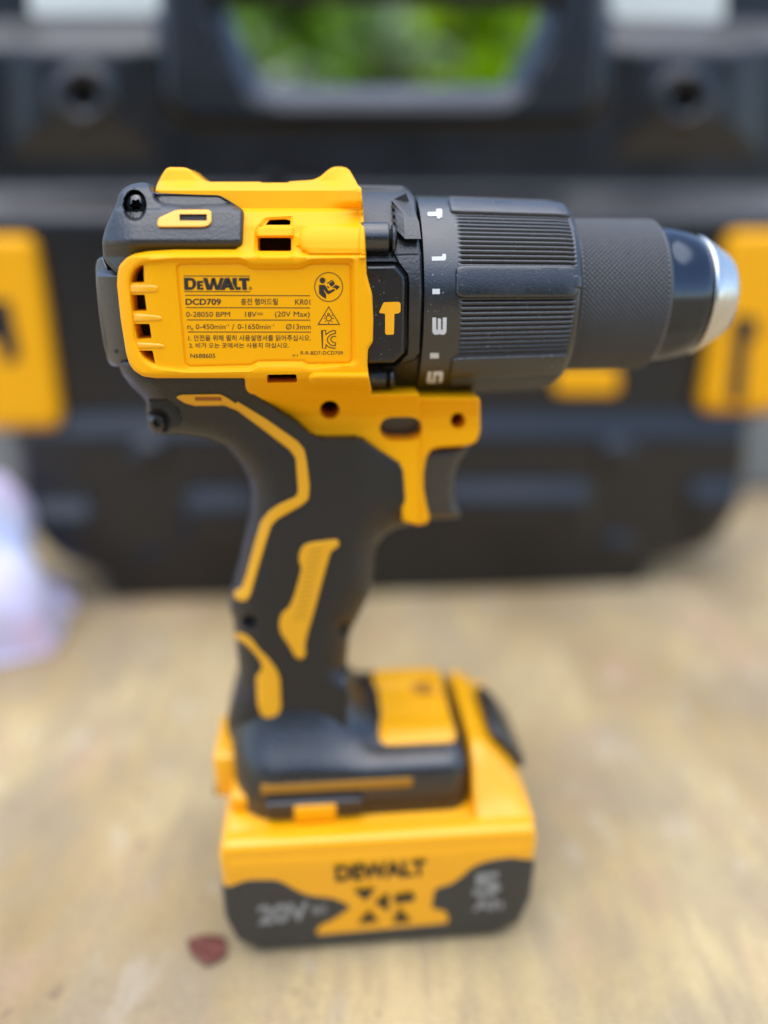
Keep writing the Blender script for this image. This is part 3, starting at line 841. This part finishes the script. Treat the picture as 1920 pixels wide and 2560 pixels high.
# --- chuck
na = 140
ka = np.linspace(45.0, 66.4, na)
prof = np.concatenate([[[44.0, 17.6], [44.5, 18.3]], np.stack([ka, np.full(na, 18.55)], 1), [[67.2, 17.9], [67.9, 16.9]]])
def knurl(A, deg):
    N = 98
    u = A / 18.5 * N; t = np.radians(deg) * N
    p, q = (t + u) / 2, (t - u) / 2
    k = np.minimum(np.abs(np.sin(p)), np.abs(np.sin(q)))
    return (0.34 * np.minimum(k * 1.5, 1) - 0.28) * ss(45.2, 45.6, A) * (1 - ss(65.8, 66.3, A))
chuck = revolve('chuck_sleeve', prof, 944, M['sleeve'], drill, rmod=knurl, sharp=180)
revolve('chuck_nose', [(67.2, 15.5), (67.4, 17.5), (68.2, 17.3), (70, 17.1), (72, 16.8), (74, 16.4), (76, 15.9), (78, 15.25), (78.7, 14.7), (78.8, 13.0)], 96, M['nickel'], drill, sharp=50)
revolve('nose_ring', [(78.6, 13.0), (79.2, 14.5), (79.5, 14.85), (79.9, 14.9), (82, 13.75), (84.5, 12.3), (86.6, 11.05), (87.6, 10.2), (88.2, 9.2), (88.3, 7.4), (87.9, 6.9), (84, 6.6)], 96, M['steel'], drill, sharp=50)
for k in range(3):
    a = R(90 + 120 * k)
    j = revolve('jaw', [(79.5, 2.0), (86.0, 2.0), (87.4, 1.3)], 10, M['screw'], drill, center=(3.0 * math.cos(a), AX_Z + 3.0 * math.sin(a)))

# --- print on the label plate
VL = V_LABEL + 0.05
def lab(body, x0, y0, x1, y1, bold=0.0, spacing=1.0, s=C8):
    q = s(rect(x0, y0, x1, y1))
    return text('lettering', body, q, VL, M['ink'], housing, bold + (0.0 if 'M' in body or 'm' in body else 0.0035), spacing)
rules = [stroke(C8([(68, 180), (665, 181)]), 1.9), stroke(C8([(75, 320), (668, 322)]), 1.9), stroke(C8([(82, 354), (1208, 358)]), 1.9), stroke(C8([(90, 465), (1210, 468)]), 1.9), stroke(C8([(97, 576), (1212, 578)]), 1.9), stroke(C8([(108, 685), (1217, 686)]), 1.9)]
flat('rule_lines', sum(rules, []), VL, M['ink'], housing)
# the heavy name set in block capitals
def bar(*p): return C8(list(p))
name_polys = [
    bar((70, 196), (110, 196), (112, 306), (76, 306)), bar((110, 196), (140, 197), (140, 222), (111, 222)), bar((112, 280), (140, 280), (138, 306), (112, 306)),
    bar((140, 197), (165, 207), (181, 232), (182, 262), (168, 290), (138, 306), (140, 280), (149, 266), (150, 238), (140, 222)),
    bar((188, 224), (216, 224), (218, 304), (190, 304)), bar((216, 224), (247, 224), (247, 243), (216, 243)), bar((216, 256), (242, 256), (242, 272), (217, 272)), bar((217, 285), (248, 285), (248, 304), (218, 304)),
    bar((243, 197), (283, 197), (304, 268), (292, 306), (276, 306)), bar((304, 268), (322, 197), (352, 197), (326, 306), (292, 306)), bar((322, 197), (352, 197), (374, 268), (364, 306), (354, 306)), bar((374, 268), (398, 197), (432, 197), (394, 306), (364, 306)),
    bar((440, 197), (482, 197), (476, 236), (440, 306), (396, 306)), bar((482, 197), (530, 306), (487, 306), (480, 286), (459, 236)), bar((452, 264), (492, 264), (494, 286), (444, 286)),
    bar((508, 197), (549, 197), (551, 306), (540, 306), (508, 240)), bar((551, 279), (585, 279), (582, 306), (551, 306)),
    bar((566, 197), (664, 197), (662, 224), (566, 224)), bar((594, 224), (634, 224), (640, 306), (598, 306))]
flat('name_mark', name_polys, VL + 0.01, M['ink'], housing)
flat('registered_mark', stroke(C8(circle(671, 292, 13, n=16)), 0.9, True), VL, M['ink'], housing)
lab('R', 666, 285, 677, 299)
lab('DCD709', 86, 385, 405, 442, 0.022)
lab('충전 햄머드릴', 585, 383, 918, 442, 0.006)
lab('KR01', 1074, 390, 1210, 440)
lab('0-28050 BPM', 92, 503, 487, 549)
lab('18V', 624, 503, 726, 549)
flat('direct_current_mark', stroke(C8([(732, 515), (784, 515)]), 1.3) + stroke(C8([(732, 530), (784, 530)]), 1.3), VL, M['ink'], housing)
lab('(20V Max)', 892, 500, 1205, 562)
lab('n', 103, 627, 132, 658); lab('0', 136, 650, 156, 672)
lab('0-450min', 178, 614, 445, 660); lab('-1', 450, 612, 474, 634)
lab('/', 505, 612, 525, 668); lab('0-1650min', 556, 614, 852, 660); lab('-1', 862, 612, 884, 634)
lab('Ø13mm', 992, 614, 1214, 662)
lab('1. 안전을 위해 필히 사용설명서를 읽어주십시오.', 112, 712, 1216, 766, 0.004)
lab('2. 비가 오는 곳에서는 사용치 마십시오.', 118, 782, 1020, 830, 0.004)
lab('N688605', 130, 880, 354, 920)
lab('R-R-BD7-DCD709', 1124, 858, 1505, 890); lab('M Y', 1052, 888, 1104, 910)
# read-the-manual mark
ink_polys = stroke(CI(circle(575, 1070, 482, 500, n=48)), 2.0, True)
ink_polys += [CI(circle(362, 845, 100, 104, n=20)),
              CI([(240, 1000), (420, 992), (455, 1015), (500, 1080), (575, 1205), (600, 1200), (745, 1140), (780, 1140), (795, 1170), (775, 1205), (600, 1305), (560, 1318), (520, 1300), (410, 1160), (398, 1180), (470, 1290), (492, 1350), (488, 1465), (450, 1462), (340, 1395), (245, 1300)]),
              CI([(510, 935), (695, 822), (725, 832), (712, 852), (560, 945), (545, 962)]), CI([(580, 955), (740, 860), (765, 890), (790, 975), (665, 1065), (630, 1030)]),
              CI([(505, 1050), (540, 1030), (612, 1105), (565, 1112)]), CI([(680, 1100), (830, 995), (972, 1060), (850, 1172), (800, 1115), (770, 1092)])]
flat('manual_mark', ink_polys, VL, M['ink'], housing)
# lamp warning triangle
tp = stroke(CK([(575, -40), (215, 566), (950, 566)]), 2.0, True) + stroke(CK(circle(578, 355, 92, n=24)), 1.9, True) + stroke(CK([(540, 190), (540, 215), (555, 262)]), 1.6) + stroke(CK([(605, 190), (605, 215), (598, 262)]), 1.6) + stroke(CK([(535, 190), (612, 190)]), 1.6)
for ang, r0, r1 in ((0, 118, 180), (180, 118, 180), (90, 128, 190), (45, 128, 178), (135, 128, 178), (-40, 128, 178), (-140, 128, 178)):
    c, s_ = math.cos(R(ang)), math.sin(R(ang))
    tp += stroke(CK([(578 + c * r0, 355 + s_ * r0), (578 + c * r1, 355 + s_ * r1)]), 1.8)
flat('lamp_warning_mark', tp, VL, M['ink'], housing)
kc = stroke(CK([(820, 885), (805, 785), (720, 780), (600, 830), (475, 915), (475, 775), (345, 775), (362, 1390), (480, 1390), (480, 1270), (580, 1350), (700, 1385), (820, 1392)]), 2.2)
kc += stroke(CK([(820, 885), (740, 890), (640, 930), (555, 1010), (525, 1085), (555, 1190), (640, 1270), (720, 1300), (805, 1300), (815, 1200), (750, 1195), (680, 1150), (645, 1085), (680, 1010), (750, 980), (825, 985)]), 2.2)
flat('certification_mark', kc, VL, M['ink'], housing)

# --- foot of the drill, shaped from above
def foot_h(P):
    a, v = P[:, 0], P[:, 1]
    q = (np.abs((a + 27) / 16.5) ** 3 + np.abs(v / 17.0) ** 3) ** (1 / 3); d = (q - 0.90) * 16.5
    z = 60.4 - 1.6 * ss(10, 24, np.abs(v))
    z = z + np.where(d < 14, 15.0 * np.clip(1 - np.maximum(d, 0) / 14, 0, 1) ** 2.6, 0)
    return z
foot_plan = fillet([(-44.5, -26), (22.8, -26), (22.8, 26), (-44.5, 26)], 1, 2)
def arc(cx, cy, rx, ry, a0, a1, n):
    return [(cx + rx * math.cos(R(a0 + (a1 - a0) * i / n)), cy + ry * math.sin(R(a0 + (a1 - a0) * i / n))) for i in range(n + 1)]
foot_plan = arc(16.5, 19.5, 6.5, 6.5, 0, 90, 6) + arc(-32.0, 10.5, 12.8, 15.5, 90, 180, 12) + arc(-32.0, -10.5, 12.8, 15.5, 180, 270, 12) + arc(16.5, -19.5, 6.5, 6.5, 270, 360, 6)
foot = pillow('foot', foot_plan, foot_h, 41.5, PLAN, M['black_fine'], drill, step=1.5, edge=(7.0, 6.0), sharp=50)
pad = pillow('belt_clip_pad', fillet([(-2.6, -20.5), (19.8, -20.5), (19.6, 19.0), (-2.7, 19.0)], 3.5), lambda P: foot_h(P) + 0.25 + 1.2 * ss(6, 18, np.abs(P[:, 1])), 56, PLAN, M['yellow_smooth'], drill, step=1.5, edge=(3.0, 1.3))
def hook_h(P):
    return 61.6 + 0 * P[:, 0]
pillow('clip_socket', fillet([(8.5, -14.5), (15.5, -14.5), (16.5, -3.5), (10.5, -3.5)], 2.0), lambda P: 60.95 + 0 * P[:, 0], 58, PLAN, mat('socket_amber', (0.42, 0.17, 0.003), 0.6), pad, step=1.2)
pillow('clip_lip', fillet([(13.5, -15), (18.0, -15), (18.4, -2.5), (15.6, -2.5)], 1.5), lambda P: 62.6 + 0 * P[:, 0], 58, PLAN, M['yellow_smooth'], pad, step=1.0, edge=(1.5, 1.0))
# side stripe, button block and square mark on the foot wall
rbox('foot_stripe', -36.0, 6.0, 24.5, 26.25, 50.4, 53.6, M['shaded_yellow'], drill, 0.5)
blk = rbox('button_block', -35.0, -8.0, 23.0, 28.2, 43.2, 49.0, M['black_fine'], drill, 0.9)
rbox('square_mark', -27.0, -15.5, 26.0, 28.6, 42.6, 48.0, M['yellow_smooth'], blk, 0.4)
rbox('pin_hole', 19.4, 21.2, 20.0, 24.6, 52.5, 55.0, M['dark'], drill, 0.4)

# --- battery pack
bat_out = fillet([(-47.2, 39.5), (-45.5, 41.6), (37.6, 41.6), (39.9, 39.5), (39.8, 15), (37.4, 5.0), (30, 0.6), (-39, 0.6), (-44.8, 5.5), (-47.2, 15)], 3.5)
def bat_face(z):
    return 37.0 - 0.115 * np.clip(36 - z, 0, 40)
def face_at(P, d):
    v = np.full(len(P), 37.0)
    for _ in range(4):
        v = bat_face(DR.front(P, v)[:, 2]) + d
    return v
def bat_h(P):
    z = P[:, 1]
    return bat_face(z) + 0 * z
battery = pillow('battery_pack', bat_out, bat_h, 0, DIRECT, M['yellow_smooth'], drill, step=2.0, edge=(4.0, 3.0), mirror=True, sharp=50)
# deck rising towards the latch end and the terminal tower at the back
def ramp_h(P):
    za = np.interp(P[:, 0], [22, 24, 27, 30, 35, 39.7], [59.5, 59.8, 58.4, 55.6, 50.0, 43.8])
    return 42.4 + (za - 42.4) * (1 - ss(17, 34, np.abs(P[:, 1]) - 0.25 * (P[:, 0] - 23)))
pillow('latch_ramp', fillet([(23.1, -33), (39.7, -33), (39.7, 33), (23.1, 33)], 2.0), ramp_h, 41.2, PLAN, M['yellow_smooth'], battery, step=1.3, edge=(1.6, 1.4), sharp=60)
button = fillet([(30.4, 57.4), (33.0, 57.8), (37.0, 53.8), (41.8, 46.5), (41.4, 43.0), (38.0, 44.5), (32.0, 53.0)], 1.2)
pillow('release_button', button, lambda P: 13.0 + 0 * P[:, 0], 0, DIRECT, M['black_fine'], battery, step=1.5, edge=(2.0, 2.0), mirror=True)
pillow('deck_rail', fillet([(-46, 42.0), (-45, 47), (22, 47), (22.5, 42.0)], 1), lambda P: 22.0 + 0 * P[:, 0], 0, DIRECT, M['yellow_smooth'], battery, step=2.5, edge=(1.5, 1.5), mirror=True)
for v0, v1 in ((30.6, 36.95), (-36.95, -30.6)):
    rbox('shoulder_ridge', -46.2, 38.9, v0, v1, 37.8, 43.6, M['yellow_smooth'], battery, 1.9, 5)
rbox('rear_tower', -50.5, -43.0, -8.0, 14.0, 40.0, 54.5, M['yellow_smooth'], battery, 1.6)
rbox('rear_slot', -51.0, -46.0, 2.0, 13.0, 40.2, 43.0, M['dark'], battery, 0.4)
def batf(P):
    return 37.15 + 0 * P[:, 0]
X = CE
shell_px = [(48, 300), (70, 284), (110, 264), (165, 248), (300, 248), (345, 264), (400, 298), (470, 328), (540, 335), (600, 342), (660, 370), (682, 386), (600, 442), (525, 478), (502, 512), (520, 526), (1180, 466), (1165, 402), (1090, 392), (1108, 290), (1190, 270),
            (1240, 235), (1300, 180), (1380, 150), (1500, 134), (1600, 150), (1640, 180)]
Xs = DR.front(np.array(X(shell_px)), face_at(np.array(X(shell_px)), 0.4))
top_az = [(a, z) for a, _, z in Xs]
top_az[0] = (-47.5, top_az[0][1]); top_az[-1] = (40.1, top_az[-1][1])
shell_out = top_az + [(40.2, 14.6), (37.8, 4.6), (30.2, 0.0), (-39.2, 0.0), (-45.1, 5.2), (-47.6, 14.8)]
shell_out = fillet(shell_out, 1.6)
def shell_h(P):
    z = P[:, 1]
    core = [(-47.6, 60), (40.2, 60), (40.2, 14.6), (37.8, 4.6), (30.2, 0.0), (-39.2, 0.0), (-45.1, 5.2), (-47.6, 14.8)]
    return bat_face(z) + 0.4 - rnd(pdist(P, core), 4.2, 3.2)
shell = pillow('battery_base', shell_out, shell_h, 0, DIRECT, M['grey'], battery, step=1.8, edge=(0.8, 0.25), mirror=True, sharp=50)
def face_v(P): return face_at(P, 0.52)
text('lettering', 'DEWALT', X([(600, 172), (1062, 140), (1066, 222), (606, 254)]), face_v, M['ink'], battery, 0.04)
flat('emblem_mark', [X([(694, 294), (808, 284), (757, 350)]), X([(718, 466), (824, 454), (772, 396)]), X([(802, 358), (872, 308), (874, 406)]), X([(902, 320), (992, 306), (1008, 328), (996, 352), (904, 364)]), X([(892, 462), (928, 386), (988, 454)])], face_v, M['ink'], battery)
text('lettering', '20V', X([(208, 372), (470, 350), (474, 446), (214, 472)]), face_v, M['greyprint'], shell, 0.04)
text('lettering', 'MAX', X([(486, 372), (562, 366), (564, 412), (488, 420)]), face_v, M['greyprint'], shell, 0.03)
text('lettering', '5', X([(1300, 212), (1440, 200), (1440, 318), (1300, 330)]), face_v, M['greyprint'], shell, 0.05)
text('lettering', 'Ah', X([(1296, 344), (1452, 330), (1452, 388), (1296, 402)]), face_v, M['greyprint'], shell, 0.04)

# ================================================================== plastic bag, leaf, block at the right
def lump(name, cx, cy, sx, sy, sz, material, seed, n=48, m=28, amp=0.25):
    r_ = np.random.default_rng(seed)
    ks = r_.normal(size=(14, 3)) * np.array([3.5, 3.5, 3.5]); ph = r_.uniform(0, 6.28, 14); am = 1 / (1 + np.linalg.norm(ks, axis=1))
    V = []; Fc = []
    for j in range(m + 1):
        t = math.pi * 0.5 * (1 - j / m) if True else 0
        for i in range(n):
            p = 2 * math.pi * i / n
            d = np.array([math.cos(p) * math.cos(t), math.sin(p) * math.cos(t), math.sin(t)])
            f = 1 + amp * float((np.sin(ks @ d * 1.6 + ph) * am).sum())
            f += amp * 0.35 * abs(math.sin(9 * p + 5 * t))
            V.append((cx + d[0] * sx * f, cy + d[1] * sy * f, max(d[2] * sz * f, 0.0003)))
    for j in range(m):
        for i in range(n):
            i2 = (i + 1) % n
            Fc.append((j * n + i, (j + 1) * n + i, (j + 1) * n + i2, j * n + i2))
    Fc.append(tuple(m * n + i for i in range(n)))
    return mesh_obj(name, V, Fc, material, sharp=180, scale=1.0)

def bag_material():
    m = bpy.data.materials.new('printed_white_plastic'); m.use_nodes = True
    nt = m.node_tree; b = nt.nodes['Principled BSDF']; b.inputs['Roughness'].default_value = 0.35
    b.inputs['Transmission Weight'].default_value = 0.0
    tc = nt.nodes.new('ShaderNodeTexCoord'); n = nt.nodes.new('ShaderNodeTexNoise'); n.inputs['Scale'].default_value = 16
    n.inputs['Detail'].default_value = 1
    r = nt.nodes.new('ShaderNodeValToRGB'); e = r.color_ramp.elements
    e[0].position, e[0].color = 0.32, (0.46, 0.56, 0.86, 1); e[1].position, e[1].color = 0.76, (0.80, 0.50, 0.62, 1)
    for p, c in ((0.45, (0.66, 0.66, 0.78)), (0.55, (0.66, 0.60, 0.82)), (0.63, (0.74, 0.58, 0.74))):
        x = e.new(p); x.color = (*c, 1)
    nt.links.new(tc.outputs['Object'], n.inputs['Vector']); nt.links.new(n.outputs['Fac'], r.inputs['Fac']); nt.links.new(r.outputs['Color'], b.inputs['Base Color'])
    return m
bag = lump('plastic_bag', -0.243, 0.172, 0.068, 0.058, 0.084, bag_material(), 3)
tag(bag, 'crumpled white and lilac plastic bag lying beside the left end of the tool case', 'plastic bag')

leaf_m = mat('dead_leaf_brown', (0.13, 0.030, 0.016), 0.6, var=0.35, vscale=90, bump=0.3, bscale=500)
lv, lf = [], []
for j in range(9):
    t = j / 8; w = math.sin(math.pi * t ** 0.8) * 0.0050 * (1 + 0.15 * math.sin(9 * t))
    for i in range(5):
        s = i / 2 - 1
        lv.append((s * w, (t - 0.5) * 0.0125, 0.0005 + 0.0005 * s * s + 0.0006 * t * t))
for j in range(8):
    for i in range(4):
        lf.append((j * 5 + i, j * 5 + i + 1, j * 5 + i + 6, j * 5 + i + 5))
leaf = mesh_obj('dead_leaf', lv, lf, leaf_m, scale=1.0, sharp=180)
leaf.location = (-0.0515, -0.0345, 0.0); leaf.rotation_euler = (0.0, 0.0, R(70))
sol = leaf.modifiers.new('thick', 'SOLIDIFY'); sol.thickness = 0.0003
tag(leaf, 'small reddish brown dead leaf on the ground by the battery pack', 'leaf')

stone_m = mat('grey_concrete', (0.20, 0.21, 0.20), 0.85, bump=0.6, bscale=120, bdist=0.002, var=0.3, vscale=12)
bm = bmesh.new(); bmesh.ops.create_cube(bm, size=1)
for v in bm.verts:
    v.co = Vector((v.co.x * 0.30, v.co.y * 0.12, (v.co.z + 0.5) * 0.11))
bmesh.ops.bevel(bm, geom=bm.edges[:], offset=0.006, segments=3, affect='EDGES')
bmesh.ops.subdivide_edges(bm, edges=bm.edges[:], cuts=2, use_grid_fill=True)
for v in bm.verts:
    v.co += Vector((random.uniform(-1, 1), random.uniform(-1, 1), random.uniform(-0.2, 1))) * 0.0008
me = bpy.data.meshes.new('concrete_block'); bm.to_mesh(me); bm.free(); me.materials.append(stone_m)
block = link(bpy.data.objects.new('concrete_block', me)); block.location = (0.345, 0.455, 0); block.rotation_euler = (0, 0, R(8))
tag(block, 'low grey concrete block on the ground behind the right end of the tool case', 'concrete block')

block2 = block.copy(); COL.objects.link(block2); block2.location = (-0.42, 0.44, 0); block2.rotation_euler = (0, 0, R(-6))
tag(block2, 'low grey concrete block on the ground behind the left end of the tool case')
block['group'] = block2['group'] = 'concrete blocks behind the tool case'
# ================================================================== garden behind
wall_m = mat('pale_wall_plaster', (0.58, 0.61, 0.58), 0.9, bump=0.4, bscale=40, bdist=0.004, var=0.12, vscale=5)
bm = bmesh.new(); bmesh.ops.create_cube(bm, size=1)
for v in bm.verts:
    v.co = Vector((v.co.x * 16.0, v.co.y * 0.15, (v.co.z + 0.5) * 1.1))
bmesh.ops.bevel(bm, geom=bm.edges[:], offset=0.015, segments=2, affect='EDGES')
me = bpy.data.meshes.new('garden_wall'); bm.to_mesh(me); bm.free(); me.materials.append(wall_m)
gw = link(bpy.data.objects.new('garden_wall', me)); gw.location = (0, 2.1, 0)
tag(gw, 'pale plastered garden wall at the very back, behind the bushes', 'wall')

def leaf_mat(name, c):
    m = mat(name, c, 0.45, var=0.35, vscale=14)
    nt = m.node_tree; b = nt.nodes['Principled BSDF']; out = nt.nodes['Material Output']
    tr = nt.nodes.new('ShaderNodeBsdfTranslucent'); tr.inputs['Color'].default_value = (*[min(1, x * 2.0) for x in c], 1)
    mx = nt.nodes.new('ShaderNodeMixShader'); mx.inputs['Fac'].default_value = 0.28
    nt.links.new(b.outputs[0], mx.inputs[1]); nt.links.new(tr.outputs[0], mx.inputs[2]); nt.links.new(mx.outputs[0], out.inputs['Surface'])
    return m
GREEN = [leaf_mat('bright_leaf', (0.30, 0.46, 0.006)), leaf_mat('mid_leaf', (0.14, 0.26, 0.022)), leaf_mat('blue_leaf', (0.24, 0.32, 0.18)), leaf_mat('dark_leaf', (0.03, 0.07, 0.012))]
BARK = mat('bark', (0.10, 0.07, 0.045), 0.9, bump=0.5, bscale=80, bdist=0.003)
def shrub(x, y, w, h, L, n, g, seed, label, z0=0.12):
    r_ = np.random.default_rng(seed)
    root = empty('shrub', (x, y, 0)); tag(root, label, 'shrub')
    V, Fc = [], []
    clumps = [(r_.uniform(-0.75, 0.75) * w, r_.uniform(-0.5, 0.5) * w, z0 + (h - z0) * r_.uniform(0.1, 0.95)) for _ in range(16)]
    for i in range(n):
        c = clumps[r_.integers(16)]
        d = r_.normal(size=3) * np.array([0.22, 0.22, 0.20]) * w
        p = np.array(c) + d; p[2] = min(max(p[2], 0.03), h)
        yaw = r_.uniform(0, 6.28); tilt = r_.uniform(-0.9, 0.7); l = L * r_.uniform(0.6, 1.25); wd = l * r_.uniform(0.22, 0.34)
        f = np.array([math.cos(yaw) * math.cos(tilt), math.sin(yaw) * math.cos(tilt), math.sin(tilt)])
        s = np.cross(f, [0, 0, 1]); s /= max(np.linalg.norm(s), 1e-6); u = np.cross(s, f)
        o = len(V)
        for t, k, dz in ((0, 0.1, 0), (0.35, 1, 0.06), (0.7, 0.8, 0.02), (1, 0.05, -0.14)):
            q = p + f * l * t + u * l * dz
            V += [q - s * wd * k, q + u * wd * -0.15, q + s * wd * k]
        for t in range(3):
            for c_ in range(2):
                a = o + t * 3 + c_; Fc.append((a, a + 1, a + 4, a + 3))
    cr = mesh_obj('crown', V, Fc, GREEN[g], root, sharp=180, scale=1.0)
    tv, tf = [], []
    for b in range(5):
        a = 2 * math.pi * b / 5 + r_.uniform(0, 1); c = clumps[b]
        k = 5
        o = len(tv)
        for s_ in range(k + 1):
            t = s_ / k; rr = (0.012 * (1 - t) + 0.004) * (w / 0.25)
            cx, cy, cz = c[0] * t ** 1.3, c[1] * t ** 1.3, c[2] * t
            for q in range(6):
                tv.append((cx + rr * math.cos(q * math.pi / 3), cy + rr * math.sin(q * math.pi / 3), cz))
        for s_ in range(k):
            for q in range(6):
                q2 = (q + 1) % 6; tf.append((o + s_ * 6 + q, o + s_ * 6 + q2, o + s_ * 6 + 6 + q2, o + s_ * 6 + 6 + q))
    mesh_obj('trunk', tv, tf, BARK, root, sharp=180, scale=1.0)
    return root
shrub(0.135, 0.95, 0.075, 0.56, 0.085, 110, 0, 11, 'bright yellow-green broad-leaved shrub seen through the right of the case handle', 0.30)
shrub(-0.16, 1.10, 0.13, 0.62, 0.05, 900, 1, 12, 'mid green bushy shrub seen through the left of the case handle')
shrub(0.02, 1.25, 0.12, 0.52, 0.05, 700, 2, 13, 'pale grey-green shrub seen through the middle of the case handle')
shrub(0.0, 1.62, 0.30, 0.95, 0.07, 1500, 1, 14, 'tall dense green bush at the back, nearest the wall')
shrub(0.24, 1.20, 0.06, 0.62, 0.05, 300, 3, 15, 'narrow dark green shrub at the right edge of the handle opening')

# the tall clipped hedge on the near side of the yard; it mirrors as a dark band in the chuck
def hedge(x0, x1, y0, y1, h):
    r_ = np.random.default_rng(5); root = empty('hedge', ((x0 + x1) / 2, (y0 + y1) / 2, 0))
    tag(root, 'waist-high dark green clipped hedge standing behind the viewer, closing off the yard', 'hedge')
    V, Fc = [], []
    w, d = (x1 - x0) / 2, (y1 - y0) / 2
    n = 9000
    for i in range(n):
        side = r_.integers(3)
        if side == 0: p = np.array([r_.uniform(-w, w), d, r_.uniform(0, h)])
        elif side == 1: p = np.array([r_.uniform(-w, w), d * r_.uniform(-1, 1), h])
        else: p = np.array([r_.uniform(-w, w), d * 0.8, r_.uniform(0, h)])
        p = p + r_.normal(size=3) * 0.03
        f = r_.normal(size=3); f[1] += 0.8; f /= np.linalg.norm(f); s = np.cross(f, r_.normal(size=3)); s /= np.linalg.norm(s); L = r_.uniform(0.05, 0.11)
        o = len(V); V += [p - s * L * 0.5, p + f * L * 0.2 - s * 0, p + s * L * 0.5, p + f * L]; Fc.append((o, o + 1, o + 2, o + 3))
    mesh_obj('foliage', V, Fc, GREEN[3], root, sharp=180, scale=1.0)
    rb = rbox('core', -w * 1000, w * 1000, -d * 700, d * 700, 0, (h - 0.05) * 1000, GREEN[3], root, 20)
hedge(-3.6, 3.6, -4.7, -4.1, 1.5)
